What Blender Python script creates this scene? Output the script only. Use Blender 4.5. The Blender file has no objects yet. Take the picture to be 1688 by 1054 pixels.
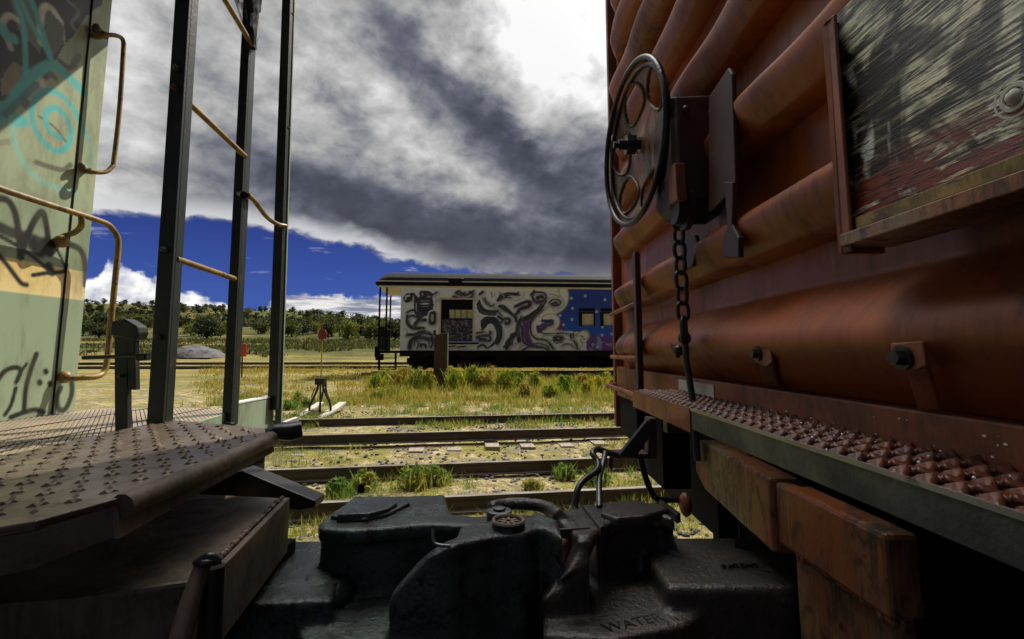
import bpy, bmesh, math, random
import numpy as np
from mathutils import Vector, Matrix
random.seed(7); rng = np.random.default_rng(11)
SC = bpy.context.scene
COL = SC.collection
R = math.radians
# ------------------------------------------------------------------ camera
F = 797.0; CX = 844.0; CY = 496.0; TH = R(6.0); H = 1.38
cam_d = bpy.data.cameras.new('camera'); cam = bpy.data.objects.new('camera', cam_d); COL.objects.link(cam)
cam.location = (0, 0, H); cam.rotation_euler = (R(90) + TH, 0, 0)
cam_d.sensor_width = 36; cam_d.lens = F / 1688 * 36; cam_d.shift_y = -(527 - CY) / 1688
cam_d.clip_start = 0.05; cam_d.clip_end = 5000
SC.camera = cam
SC.view_settings.view_transform = 'Standard'; SC.view_settings.look = 'None'
SC.view_settings.exposure = 0.22; SC.view_settings.gamma = 1.0; SC.view_settings.use_curve_mapping = False

def ray(px, py):
    u = (px - CX) / F; v = (CY - py) / F
    return Vector((u, math.cos(TH) - math.sin(TH) * v, math.sin(TH) + math.cos(TH) * v))
def at(px, py, Y):
    d = ray(px, py); return Vector((0, 0, H)) + d * (Y / d.y)
def onx(px, py, X):
    d = ray(px, py); return Vector((0, 0, H)) + d * (X / d.x)
def onz(px, py, z):
    d = ray(px, py); return Vector((0, 0, H)) + d * ((z - H) / d.z)
def azel(px, py):
    d = ray(px, py).normalized(); return math.atan2(d.x, d.y), math.asin(d.z)

# ------------------------------------------------------------------ sun
SUN = Vector((1.0, 1.4, 2.1)).normalized()
sd = bpy.data.lights.new('sun', 'SUN'); so = bpy.data.objects.new('sun', sd); COL.objects.link(so)
sd.energy = 4.4; sd.angle = R(0.5); sd.color = (1.0, 0.93, 0.80)
so.rotation_euler = SUN.to_track_quat('Z', 'Y').to_euler(); so.location = (20, 20, 40)

# ------------------------------------------------------------------ node helper
class NT:
    def __init__(s, tree): s.t = tree; s.n = tree.nodes; s.l = tree.links
    def put(s, sock, v):
        if v is None: return
        if hasattr(v, 'is_linked') or isinstance(v, bpy.types.NodeSocket): s.l.new(v, sock)
        elif isinstance(v, (tuple, list)) and len(v) == 3 and sock.type == 'RGBA': sock.default_value = (*v, 1)
        else: sock.default_value = v
    def m(s, op, a, b=None, c=None, clamp=False):
        n = s.n.new('ShaderNodeMath'); n.operation = op; n.use_clamp = clamp
        for i, v in enumerate((a, b, c)):
            if v is not None: s.put(n.inputs[i], v)
        return n.outputs[0]
    def sm(s, x, a, b, lo=0.0, hi=1.0):
        n = s.n.new('ShaderNodeMapRange'); n.interpolation_type = 'SMOOTHSTEP'
        s.put(n.inputs[0], x); s.put(n.inputs[1], a); s.put(n.inputs[2], b); s.put(n.inputs[3], lo); s.put(n.inputs[4], hi)
        return n.outputs[0]
    def mix(s, f, a, b, blend='MIX'):
        n = s.n.new('ShaderNodeMix'); n.data_type = 'RGBA'; n.blend_type = blend
        s.put(n.inputs[0], f); s.put(n.inputs[6], a); s.put(n.inputs[7], b); return n.outputs[2]
    def noise(s, vec, scale, detail=4, rough=0.55, dist=0.0):
        n = s.n.new('ShaderNodeTexNoise'); s.put(n.inputs['Vector'], vec)
        n.inputs['Scale'].default_value = scale; n.inputs['Detail'].default_value = detail
        n.inputs['Roughness'].default_value = rough; n.inputs['Distortion'].default_value = dist
        return n.outputs['Fac']
    def comb(s, x, y, z=0.0):
        n = s.n.new('ShaderNodeCombineXYZ')
        for i, v in enumerate((x, y, z)): s.put(n.inputs[i], v)
        return n.outputs[0]
    def mapv(s, vec, scale=(1, 1, 1), rot=(0, 0, 0), loc=(0, 0, 0)):
        n = s.n.new('ShaderNodeMapping'); s.put(n.inputs[0], vec)
        n.inputs['Scale'].default_value = scale; n.inputs['Rotation'].default_value = rot; n.inputs['Location'].default_value = loc
        return n.outputs[0]
    def ramp(s, f, stops, interp='LINEAR'):
        n = s.n.new('ShaderNodeValToRGB'); s.put(n.inputs[0], f); cr = n.color_ramp; cr.interpolation = interp
        while len(cr.elements) < len(stops): cr.elements.new(0.5)
        for e, (p, c) in zip(cr.elements, stops):
            e.position = p; e.color = (*c, 1) if isinstance(c, (tuple, list)) else (c, c, c, 1)
        return n.outputs[0]

# ------------------------------------------------------------------ world: sky and clouds
W = bpy.data.worlds.new('World'); SC.world = W; W.use_nodes = True
w = NT(W.node_tree); w.n.clear()
out = w.n.new('ShaderNodeOutputWorld'); bg = w.n.new('ShaderNodeBackground'); bg.inputs[1].default_value = 0.1
sky = w.n.new('ShaderNodeTexSky'); sky.sky_type = 'NISHITA'; sky.sun_disc = False
sky.sun_elevation = math.asin(SUN.z); sky.sun_rotation = math.atan2(SUN.x, SUN.y); sky.altitude = 2400
sky.air_density = 1.0; sky.dust_density = 0.2; sky.ozone_density = 3.0
tc = w.n.new('ShaderNodeTexCoord'); sep = w.n.new('ShaderNodeSeparateXYZ'); w.l.new(tc.outputs['Generated'], sep.inputs[0])
AZ = w.m('ARCTAN2', sep.outputs[0], sep.outputs[1]); EL = w.m('ARCSINE', sep.outputs[2])
P2 = w.comb(AZ, EL, 0.0)
n_big = w.noise(w.mapv(P2, (1, 1.6, 1), (0, 0, R(35))), 2.6, 6, 0.55, 0.3)
n_mid = w.noise(w.mapv(P2, (1, 1.55, 1), (0, 0, R(36)), (3, 1, 0)), 5.2, 10, 0.56, 0.35)
n_fine = w.noise(w.mapv(P2, (1, 1.5, 1), (0, 0, R(20)), (7, 4, 0)), 14.0, 10, 0.58, 0.2)
AZ2 = w.m('ADD', AZ, w.m('MULTIPLY', w.m('SUBTRACT', n_mid, .5), .15))
EL2 = w.m('ADD', EL, w.m('MULTIPLY', w.m('SUBTRACT', n_big, .5), .13))
def blob(px, py, sx, sy, rot, amp, hard=1.0, warp=True):
    """soft patch centred on a sky direction; sx, sy in photo pixels, rot anticlockwise"""
    a, e = azel(px, py); k = 1 / 797.0
    ax = w.m('SUBTRACT', AZ2 if warp else AZ, a); ey = w.m('SUBTRACT', EL2 if warp else EL, e)
    c, s_ = math.cos(R(rot)), math.sin(R(rot))
    u = w.m('MULTIPLY', w.m('ADD', w.m('MULTIPLY', ax, c), w.m('MULTIPLY', ey, s_)), 1 / (sx * k))
    v = w.m('MULTIPLY', w.m('SUBTRACT', w.m('MULTIPLY', ey, c), w.m('MULTIPLY', ax, s_)), 1 / (sy * k))
    r2 = w.m('ADD', w.m('MULTIPLY', u, u), w.m('MULTIPLY', v, v))
    return w.m('MULTIPLY', w.m('EXPONENT', w.m('MULTIPLY', w.m('POWER', r2, hard), -1.0)), amp)
def addall(lst):
    r = lst[0]
    for q in lst[1:]: r = w.m('ADD', r, q)
    return r
# value (display-linear) of the main cloud deck
val = addall([w.m('ADD', 0.29, 0.0),
    blob(925, 60, 125, 145, 12, 0.66, 1.8), blob(800, 40, 60, 90, -25, 0.12), blob(330, 120, 260, 140, 0, 0.08),
    blob(195, 160, 60, 220, 0, 0.18), blob(500, 200, 190, 40, -38, 0.10), blob(740, 270, 190, 22, -40, 0.13), blob(590, 130, 150, 26, -38, 0.10),
    blob(660, 60, 100, 34, -38, -0.15), blob(810, 225, 150, 30, -36, -0.23), blob(940, 205, 70, 34, -20, -0.36), blob(560, 240, 200, 26, -38, -0.06),
    blob(950, 300, 140, 70, -30, -0.15), blob(690, 388, 95, 18, 4, -0.17), blob(860, 400, 230, 50, -6, -0.19), blob(850, 352, 60, 10, 0, -0.08),
    blob(1000, 430, 120, 50, 0, -0.08), blob(520, 270, 170, 60, -25, -0.10), blob(590, 335, 230, 50, -8, -0.14), blob(430, 270, 200, 60, -12, -0.07), blob(560, 290, 90, 30, -30, -0.03)])
tex = w.m('ADD', w.m('MULTIPLY', w.m('SUBTRACT', n_mid, .5), w.sm(AZ, -0.55, -0.15, .26, .46)), w.m('MULTIPLY', w.m('SUBTRACT', n_fine, .5), 0.36))
val = w.m('ADD', val, w.m('MULTIPLY', tex, w.m('ADD', w.m('MULTIPLY', w.m('MAXIMUM', val, 0.0), 1.3), .66)))
val = w.m('SMOOTH_MAX', val, 0.085, 0.14)
val = w.m('MULTIPLY', val, w.m('ADD', w.m('MULTIPLY', w.m('SUBTRACT', n_fine, .5), 0.9), w.m('ADD', w.m('MULTIPLY', w.m('SUBTRACT', n_big, .5), 0.5), 1.0)))
val = w.m('MINIMUM', val, 0.80)
# unseen sky overhead and behind the camera, darkened to deepen the near shade
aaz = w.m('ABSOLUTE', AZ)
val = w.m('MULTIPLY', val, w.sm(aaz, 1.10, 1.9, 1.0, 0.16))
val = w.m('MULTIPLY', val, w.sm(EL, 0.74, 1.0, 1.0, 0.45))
def lobe(az_, el_, sharp, amp):     # soft bright patch round one direction, added as a light source
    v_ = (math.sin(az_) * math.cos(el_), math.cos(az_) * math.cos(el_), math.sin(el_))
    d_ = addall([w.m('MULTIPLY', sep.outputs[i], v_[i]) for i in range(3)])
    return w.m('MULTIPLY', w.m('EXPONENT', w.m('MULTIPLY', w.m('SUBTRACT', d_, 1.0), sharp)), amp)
val = w.m('ADD', val, lobe(R(-35), R(72), 26.0, 9.0))         # unseen bright patch overhead, added to light upward faces
_a, _e = math.atan2(SUN.x, SUN.y), math.asin(SUN.z)
gd = w.m('ADD', w.m('POWER', w.m('SUBTRACT', AZ, _a), 2.0), w.m('POWER', w.m('SUBTRACT', EL, _e), 2.0))
val = w.m('ADD', val, w.m('MULTIPLY', w.m('EXPONENT', w.m('MULTIPLY', gd, -14.0)), 3.0))   # glow round the sun, added mostly out of view for sheen
deckcol = w.mix(w.sm(val, .05, .38), (0.66, 0.72, 1.0), (1, 1, 1))
deck = w.mix(1.0, deckcol, w.comb(val, val, val), 'MULTIPLY')
# lower edge of the deck: elevation as a function of azimuth
pts = [(0, 300), (150, 348), (240, 360), (390, 368), (470, 384), (560, 398), (640, 424), (730, 440), (800, 452), (1010, 462), (1300, 470)]
A0, A1 = -1.2, 1.2; E1 = 0.5
edge = w.ramp(w.m('MULTIPLY', w.m('SUBTRACT', AZ, A0), 1 / (A1 - A0)),
    [((azel(*p)[0] - A0) / (A1 - A0), azel(*p)[1] / E1) for p in pts])
edge = w.m('MULTIPLY', edge, E1)
dd = w.m('SUBTRACT', EL, edge)
dn = w.m('ADD', dd, w.m('MULTIPLY', w.m('SUBTRACT', n_fine, .5), 0.055))
dmask = w.sm(dn, -0.006, 0.010)
rim = w.m('MULTIPLY', w.sm(dn, -0.002, 0.008), w.sm(dn, 0.045, 0.006))          # sunlit lower fringe
rim = w.m('MULTIPLY', rim, w.sm(AZ, azel(760, 400)[0], azel(620, 400)[0], 0.15, 1.0))
deck = w.mix(w.m('MULTIPLY', rim, 0.75), deck, (0.62, 0.63, 0.66))
# clear sky, deepened towards the polarised blue of the photograph
blue = w.mix(1.0, sky.outputs[0], (0.19, 0.30, 0.78), 'MULTIPLY')
blue = w.mix(0.82, blue, w.mix(w.sm(EL, 0.30, 0.06), (0.17, 0.28, 1.45), (0.42, 0.80, 3.0)))
# bank of cumulus above the horizon
n_c = w.noise(w.mapv(P2, (1, 1.3, 1), (0, 0, 0), (2, 9, 0)), 26.0, 7, 0.60, 0.1)
pc = [(0, 470), (140, 470), (168, 455), (176, 432), (205, 432), (225, 446), (262, 462), (300, 478), (330, 485), (365, 500), (400, 516), (430, 512), (462, 488), (520, 484), (600, 492), (640, 488), (1300, 470)]
cedge = w.m('MULTIPLY', w.ramp(w.m('MULTIPLY', w.m('SUBTRACT', AZ, A0), 1 / (A1 - A0)),
    [((azel(*p)[0] - A0) / (A1 - A0), azel(*p)[1] / E1) for p in pc]), E1)
cd = w.m('ADD', w.m('SUBTRACT', cedge, EL), w.m('MULTIPLY', w.m('SUBTRACT', n_c, .5), 0.05))
cmask = w.sm(cd, -0.004, 0.008)
cshade = w.sm(w.m('ADD', n_c, w.m('MULTIPLY', cd, -1.2)), 0.30, 0.62)
cum = w.mix(cshade, (4.2, 4.4, 5.2), (9.3, 9.2, 9.0))
n_st = w.noise(w.mapv(P2, (1, 9, 1), (0, 0, 0), (1, 5, 0)), 9.0, 6, 0.6, 0.2)
strat = w.mix(w.sm(n_st, .40, .60), (1.9, 2.1, 2.9), (7.4, 7.2, 7.0))
cum = w.mix(w.sm(AZ, azel(400, 500)[0], azel(455, 500)[0]), cum, strat)
wisp = w.m('MULTIPLY', w.sm(w.noise(w.mapv(P2, (1, 5, 1), (0, 0, R(-10))), 8, 7, .62, .4), .60, .76), 0.7)
sc1 = w.mix(wisp, blue, (5, 5.2, 6.5))
sc2 = w.mix(cmask, sc1, cum)
deck10 = w.mix(1.0, deck, (10, 10, 10), 'MULTIPLY')
skyc = w.mix(dmask, sc2, deck10)
skyc = w.mix(w.m('MULTIPLY', w.sm(aaz, 1.2, 1.8), w.sm(EL, .5, .3)), skyc, (.8, .95, 1.5))  # unseen low sky behind the camera, set as a dim cool fill
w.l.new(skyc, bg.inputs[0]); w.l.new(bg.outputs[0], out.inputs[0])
for n in w.n:
    if n.bl_idname == 'ShaderNodeMix': n.clamp_result = False

# ------------------------------------------------------------------ materials
MATS = {}
def newmat(name):
    m = bpy.data.materials.new(name); m.use_nodes = True; t = NT(m.node_tree)
    return m, t, m.node_tree.nodes['Principled BSDF']
def paint(name, c1, c2=None, rust=None, rough=0.5, scale=4.0, rustamt=0.35, bump=0.15, bscale=60.0, metal=0.0, stretch=(1, 1, 1), rvar=0.15, spec=0.5, dist=0.002):
    m, t, p = newmat(name); co = t.n.new('ShaderNodeTexCoord').outputs['Object']
    v = t.mapv(co, stretch)
    f = t.noise(v, scale, 6, 0.6, 0.4)
    c = t.mix(t.sm(f, .35, .65), c1, c2 or c1)
    if rust:
        f2 = t.noise(t.mapv(co, stretch, (0, 0, 0), (3, 7, 1)), scale * 2.3, 9, 0.68, 0.3)
        c = t.mix(t.sm(f2, 1 - rustamt - .08, 1 - rustamt + .04), c, rust)
    f3 = t.noise(co, bscale, 5, 0.65)
    t.l.new(c, p.inputs['Base Color'])
    t.l.new(t.m('ADD', rough - rvar, t.m('MULTIPLY', f, rvar * 2)), p.inputs['Roughness'])
    p.inputs['Metallic'].default_value = metal; p.inputs['Specular IOR Level'].default_value = spec
    b = t.n.new('ShaderNodeBump'); b.inputs['Strength'].default_value = bump; b.inputs['Distance'].default_value = dist
    t.l.new(t.m('ADD', f3, t.m('MULTIPLY', f, .6)), b.inputs['Height']); t.l.new(b.outputs[0], p.inputs['Normal'])
    MATS[name] = m; return m
M = MATS
def grime(name, dirt, amt, streak=(1, 1, 1), scale=1.5, lo=.42, hi=.66):
    """old dirt and wear laid over a paint: soft blotches broken by fine streaks"""
    m = MATS[name]; t = NT(m.node_tree); p = m.node_tree.nodes['Principled BSDF']; lk = p.inputs['Base Color'].links[0].from_socket
    co = t.n.new('ShaderNodeTexCoord').outputs['Object']
    f = t.noise(t.mapv(co, streak, (0, 0, 0), (5, 2, 8)), scale, 9, .66, .6); f2 = t.noise(t.mapv(co, (streak[0] * 4, streak[1] * 4, streak[2] * .6)), scale * 4, 6, .7)
    k = t.m('MULTIPLY', t.sm(t.m('ADD', t.m('MULTIPLY', f, .7), t.m('MULTIPLY', f2, .3)), lo, hi), amt)
    t.l.new(t.mix(k, lk, dirt), p.inputs['Base Color'])
    rl = p.inputs['Roughness'].links[0].from_socket; t.l.new(t.m('ADD', rl, t.m('MULTIPLY', k, .25)), p.inputs['Roughness'])
paint('oxide', (.36, .088, .013), (.26, .058, .011), (.12, .05, .02), .36, 2.2, .32, .22, 55, stretch=(1, .5, 1))
grime('oxide', (.040, .018, .010), .85, (1, 1.2, .8), 2.4)
paint('oxide_dark', (.058, .021, .012), (.038, .015, .010), (.03, .015, .01), .45, 5, .35, .2, 50)
paint('oxide_edge', (.30, .085, .030), (.20, .056, .025), (.08, .035, .02), .4, 6, .3, .2, 60)
paint('beam_paint', (.25, .17, .085), (.32, .085, .022), (.05, .03, .02), .36, 7, .40, .5, 70, stretch=(1, 1, .6))
paint('steel_grip', (.15, .16, .155), (.085, .09, .09), (.13, .06, .03), .34, 9, .25, .3, 90, metal=.7)
paint('grip_red', (.10, .030, .013), (.05, .020, .012), (.05, .03, .02), .38, 9, .3, .4, 90, metal=.2)
paint('black_iron', (.020, .018, .017), (.032, .028, .025), (.08, .04, .02), .30, 6, .30, .7, 80, metal=.3)
paint('iron_right', (.038, .033, .028), (.065, .055, .046), (.14, .09, .055), .30, 9, .36, .9, 95, metal=.35, dist=.0035, rvar=.12)
paint('iron_green', (.062, .085, .070), (.024, .031, .028), (.020, .015, .012), .27, 11, .42, .9, 95, metal=.2, dist=.0035, rvar=.10)
paint('rust_face', (.30, .14, .07), (.18, .08, .045), (.04, .02, .015), .7, 14, .35, .8, 90)
paint('brown_steel', (.20, .145, .095), (.13, .095, .065), (.045, .03, .022), .5, 4, .35, .5, 45, stretch=(1, .7, 1), metal=.15)
paint('tread_plate', (.22, .17, .12), (.13, .10, .075), (.05, .032, .025), .33, 5, .35, .5, 70, metal=.35)
paint('deck_grate', (.36, .29, .20), (.24, .19, .14), (.10, .065, .045), .55, 5, .35, .4, 70, metal=.1)
paint('green_post', (.020, .028, .021), (.010, .013, .011), (.10, .045, .02), .40, 5, .34, .5, 60)
paint('green_light', (.34, .43, .29), (.26, .34, .24), (.24, .08, .03), .5, 5, .27, .3, 60)
paint('yellow_rail', (.36, .24, .05), (.24, .15, .04), (.07, .035, .02), .38, 9, .38, .4, 80)
paint('rail_steel', (.045, .035, .03), (.03, .025, .022), (.10, .06, .04), .55, 5, .3, .3, 50, metal=.2)
paint('rail_head', (.40, .38, .35), (.30, .27, .24), (.14, .09, .06), .33, 5, .3, .2, 50, metal=.7)
paint('tie_wood', (.22, .18, .135), (.30, .26, .20), (.08, .06, .045), .9, 3, .35, .9, 30, stretch=(8, 1, 8))
paint('post_wood', (.055, .040, .028), (.09, .065, .042), (.025, .018, .013), .9, 4, .4, .9, 30, stretch=(6, 6, .7))
paint('coach_black', (.010, .010, .011), (.016, .015, .016), None, .8, 3, 0, .1, 30, spec=.15, rvar=.05)
paint('coach_white', (.80, .78, .72), (.72, .70, .64), None, .5, 3, 0, .05, 30)
paint('window_cream', (.74, .68, .44), (.58, .50, .28), None, .4, 6, 0, .05, 30)
paint('sign_red', (.75, .075, .02), (.60, .06, .02), None, .45, 6, 0, .05, 30)
paint('sign_darkred', (.28, .03, .018), (.2, .02, .015), None, .5, 6, 0, .05, 30)
paint('mast_yellow', (.42, .36, .07), (.35, .3, .06), None, .5, 6, 0, .05, 30)
paint('gravel', (.075, .072, .075), (.15, .145, .15), (.03, .03, .03), .95, 1.2, .4, 1.0, 3)
paint('bark', (.10, .065, .04), (.06, .04, .03), None, .9, 4, 0, .5, 30)
paint('white_stone', (.55, .52, .44), (.40, .37, .3), (.2, .12, .08), .9, 8, .3, .6, 30)
# dark leafage
def leafmat(name, c1, c2, trans=.25, scale=.6):
    m, t, p = newmat(name); co = t.n.new('ShaderNodeTexCoord').outputs['Object']
    oi = t.n.new('ShaderNodeObjectInfo').outputs['Random']
    f = t.noise(co, scale, 4, .6)
    f = t.m('ADD', f, t.m('MULTIPLY', t.m('SUBTRACT', oi, .5), .35))
    c = t.mix(t.sm(f, .35, .65), c1, c2); t.l.new(c, p.inputs['Base Color']); p.inputs['Roughness'].default_value = .8
    tr = t.n.new('ShaderNodeBsdfTranslucent'); t.l.new(c, tr.inputs[0])
    ms = t.n.new('ShaderNodeMixShader'); ms.inputs[0].default_value = trans
    t.l.new(p.outputs[0], ms.inputs[1]); t.l.new(tr.outputs[0], ms.inputs[2]); t.l.new(ms.outputs[0], t.n['Material Output'].inputs[0])
    MATS[name] = m; return m
leafmat('juniper_leaf', (.026, .040, .010), (.11, .115, .022), .3)
leafmat('bush_leaf', (.04, .07, .012), (.17, .19, .025), .35)
leafmat('weed_leaf', (.16, .24, .02), (.40, .36, .03), .5, 3)
leafmat('weed_dry', (.36, .27, .045), (.24, .27, .035), .5, 3)
leafmat('grass_blade', (.12, .21, .028), (.32, .30, .055), .45, 1.5)
grime('tread_plate', (.045, .032, .022), .6, (1, 1, 1), 5)
grime('brown_steel', (.035, .024, .016), .8, (1, 1, 1), 6)
grime('oxide_edge', (.05, .025, .015), .8, (1, 1, 1), 6)
grime('green_light', (.10, .09, .05), .7, (1, 1, .5), 5)
grime('yellow_rail', (.06, .035, .018), .75, (1, 1, 1), 14)
grime('beam_paint', (.035, .024, .014), .9, (1, 1, .6), 7, .44, .60)
grime('steel_grip', (.05, .05, .045), .8, (1, .6, 1.5), 5)

# ------------------------------------------------------------------ mesh builder
WPOS = {}
class MB:
    def __init__(s): s.v = []; s.f = []
    def add(s, vs, fs, mtx=None):
        b = len(s.v)
        s.v += [tuple((mtx @ Vector(q)) if mtx else q) for q in vs]
        s.f += [tuple(b + i for i in f) for f in fs]; return s
    def hexa(s, p):  # 8 points: bottom 4 ccw, top 4
        return s.add(p, [(3, 2, 1, 0), (4, 5, 6, 7), (0, 1, 5, 4), (1, 2, 6, 5), (2, 3, 7, 6), (3, 0, 4, 7)])
    def box(s, a, b, mtx=None):
        x0, y0, z0 = a; x1, y1, z1 = b
        return s.add([(x0, y0, z0), (x1, y0, z0), (x1, y1, z0), (x0, y1, z0), (x0, y0, z1), (x1, y0, z1), (x1, y1, z1), (x0, y1, z1)],
                     [(3, 2, 1, 0), (4, 5, 6, 7), (0, 1, 5, 4), (1, 2, 6, 5), (2, 3, 7, 6), (3, 0, 4, 7)], mtx)
    def bar(s, p, q, w_, h_, up=(0, 0, 1)):
        p, q = Vector(p), Vector(q); d = (q - p).normalized(); u = Vector(up)
        if abs(d.dot(u)) > .97: u = Vector((0, 1, 0))
        r = d.cross(u).normalized(); u = r.cross(d).normalized()
        c = [(-1, -1), (1, -1), (1, 1), (-1, 1)]
        vs = [p + r * a * w_ / 2 + u * b * h_ / 2 for a, b in c] + [q + r * a * w_ / 2 + u * b * h_ / 2 for a, b in c]
        return s.add(vs, [(3, 2, 1, 0), (4, 5, 6, 7), (0, 1, 5, 4), (1, 2, 6, 5), (2, 3, 7, 6), (3, 0, 4, 7)])
    def tube(s, pts, r, n=10, closed=False, cap=True):
        pts = [Vector(p) for p in pts]; N = len(pts); b = len(s.v); prev = None
        rr = r if isinstance(r, (list, tuple)) else [r] * N
        for i, p in enumerate(pts):
            if closed: d = pts[(i + 1) % N] - pts[i - 1]
            else: d = pts[min(i + 1, N - 1)] - pts[max(i - 1, 0)]
            d.normalize()
            if prev is None:
                u = Vector((0, 0, 1)) if abs(d.z) < .9 else Vector((0, 1, 0)); a = d.cross(u).normalized()
            else:
                a = (prev - d * prev.dot(d)).normalized()
            prev = a; c = d.cross(a)
            for k in range(n):
                t = 2 * math.pi * k / n; s.v.append(tuple(p + (a * math.cos(t) + c * math.sin(t)) * rr[i]))
        m = N if closed else N - 1
        for i in range(m):
            for k in range(n):
                j = (i + 1) % N; s.f.append((b + i * n + k, b + i * n + (k + 1) % n, b + j * n + (k + 1) % n, b + j * n + k))
        if not closed and cap:
            s.f.append(tuple(b + k for k in range(n))[::-1]); s.f.append(tuple(b + (N - 1) * n + k for k in range(n)))
        return s
    def cyl(s, p, q, r, n=20, r2=None): return s.tube([p, q], [r, r2 if r2 is not None else r], n)
    def sphere(s, c, r, nu=14, nv=8, sc=(1, 1, 1)):
        b = len(s.v); c = Vector(c)
        for j in range(nv + 1):
            ph = math.pi * j / nv
            for i in range(nu):
                t = 2 * math.pi * i / nu
                s.v.append((c.x + r * sc[0] * math.sin(ph) * math.cos(t), c.y + r * sc[1] * math.sin(ph) * math.sin(t), c.z + r * sc[2] * math.cos(ph)))
        for j in range(nv):
            for i in range(nu): s.f.append((b + j * nu + i, b + (j + 1) * nu + i, b + (j + 1) * nu + (i + 1) % nu, b + j * nu + (i + 1) % nu))
        return s
    def prism(s, poly, vec, flare=None):
        """poly: 3D outline; vec: extrusion; flare: scale of far end about centroid"""
        poly = [Vector(p) for p in poly]; vec = Vector(vec); n = len(poly)
        c = sum(poly, Vector()) / n
        far = [((p - c) * (flare or 1.0) + c) + vec for p in poly]
        return s.add(poly + far, [tuple(range(n)), tuple(range(2 * n - 1, n - 1, -1))] + [(i, i + n, (i + 1) % n + n, (i + 1) % n) for i in range(n)])
    def build(s, name, mat, parent=None, smooth=None, bevel=0.0, root=None):
        me = bpy.data.meshes.new(name); base = WPOS.get(parent.name, Vector()) if parent else Vector()
        me.from_pydata([tuple(Vector(q) - base) for q in s.v], [], s.f); me.update()
        bm = bmesh.new(); bm.from_mesh(me); bmesh.ops.recalc_face_normals(bm, faces=bm.faces)
        if bevel:
            bmesh.ops.remove_doubles(bm, verts=bm.verts, dist=1e-5)
            ed = [e for e in bm.edges if len(e.link_faces) == 2 and e.calc_face_angle(0) > R(35)]
            try: bmesh.ops.bevel(bm, geom=ed, offset=bevel, segments=2, affect='EDGES', profile=.5, clamp_overlap=True)
            except Exception: pass
        bm.to_mesh(me); bm.free()
        me.materials.append(M[mat] if isinstance(mat, str) else mat)
        if smooth is not None:
            me.polygons.foreach_set('use_smooth', [True] * len(me.polygons)); me.set_sharp_from_angle(angle=R(smooth))
        o = bpy.data.objects.new(name, me); COL.objects.link(o)
        if parent: o.parent = parent; WPOS[o.name] = base
        return o
def tag(o, label=None, cat=None, group=None, kind=None):
    if label: o['label'] = label
    if cat: o['category'] = cat
    if group: o['group'] = group
    if kind: o['kind'] = kind
    return o
def thing(name, loc, label, cat, group=None):
    o = bpy.data.objects.new(name, None); COL.objects.link(o); o.location = loc; WPOS[o.name] = Vector(loc); o.empty_display_size = .2
    return tag(o, label, cat, group)
def smooth_path(pts, n=8):
    pts = [Vector(p) for p in pts]; out_ = []
    P = [pts[0] * 2 - pts[1]] + pts + [pts[-1] * 2 - pts[-2]]
    for i in range(1, len(P) - 2):
        for k in range(n):
            t = k / n; a, b, c, d = P[i - 1], P[i], P[i + 1], P[i + 2]
            out_.append(.5 * ((2 * b) + (c - a) * t + (2 * a - 5 * b + 4 * c - d) * t * t + (3 * b - a - 3 * c + d) * t ** 3))
    out_.append(pts[-1]); return out_
def cast(name, mb, mat, parent, voxel=.007, it=8, fac=.6):
    """merge overlapping solids into one soft iron casting"""
    o = mb.build(name, mat, parent)
    m = o.modifiers.new('r', 'REMESH'); m.mode = 'VOXEL'; m.voxel_size = voxel
    s_ = o.modifiers.new('s', 'SMOOTH'); s_.iterations = it; s_.factor = fac
    dg = bpy.context.evaluated_depsgraph_get(); dg.update()
    me = bpy.data.meshes.new_from_object(o.evaluated_get(dg)); o.modifiers.clear(); old = o.data; o.data = me; bpy.data.meshes.remove(old)
    me.polygons.foreach_set('use_smooth', [True] * len(me.polygons)); me.name = name
    return o

# ------------------------------------------------------------------ vertex colour painting of a flat wall (graffiti, mural, stripes)
def seg_dist(U, V, pts):
    d = np.full(U.shape, 1e9)
    for (x0, y0), (x1, y1) in zip(pts[:-1], pts[1:]):
        dx, dy = x1 - x0, y1 - y0; L = dx * dx + dy * dy + 1e-12
        t = np.clip(((U - x0) * dx + (V - y0) * dy) / L, 0, 1)
        d = np.minimum(d, np.hypot(U - x0 - t * dx, V - y0 - t * dy))
    return d
def sm2(pts, n=6): return [(p.x, p.y) for p in smooth_path([Vector((a, b, 0)) for a, b in pts], n)]
def inpoly(U, V, poly):
    ins = np.zeros(U.shape, bool); n = len(poly)
    for i in range(n):
        x0, y0 = poly[i]; x1, y1 = poly[i - 1]
        c = ((y0 > V) != (y1 > V)) & (U < (x1 - x0) * (V - y0) / (y1 - y0 + 1e-12) + x0); ins ^= c
    return ins
def blend(Cc, mask, col): Cc[...] = Cc * (1 - mask[..., None]) + np.array(col)[None, None] * mask[..., None]
def sst(x, a, b): t = np.clip((x - a) / (b - a), 0, 1); return t * t * (3 - 2 * t)
def vnoise(shape, cell, seed=0):
    r = np.random.default_rng(seed); out_ = np.zeros(shape); amp = 1; tot = 0
    for o_ in range(4):
        c = max(cell / 2 ** o_, 2); gh, gw = int(shape[0] / c) + 3, int(shape[1] / c) + 3; g = r.random((gh, gw))
        y = np.arange(shape[0]) / c; x = np.arange(shape[1]) / c; yi = y.astype(int); xi = x.astype(int)
        fy = (y - yi)[:, None]; fx = (x - xi)[None]; fy = fy * fy * (3 - 2 * fy); fx = fx * fx * (3 - 2 * fx)
        a = g[yi][:, xi]; b = g[yi][:, xi + 1]; c2 = g[yi + 1][:, xi]; d = g[yi + 1][:, xi + 1]
        out_ += amp * ((a * (1 - fx) + b * fx) * (1 - fy) + (c2 * (1 - fx) + d * fx) * fy); tot += amp; amp *= .5
    return out_ / tot
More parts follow.
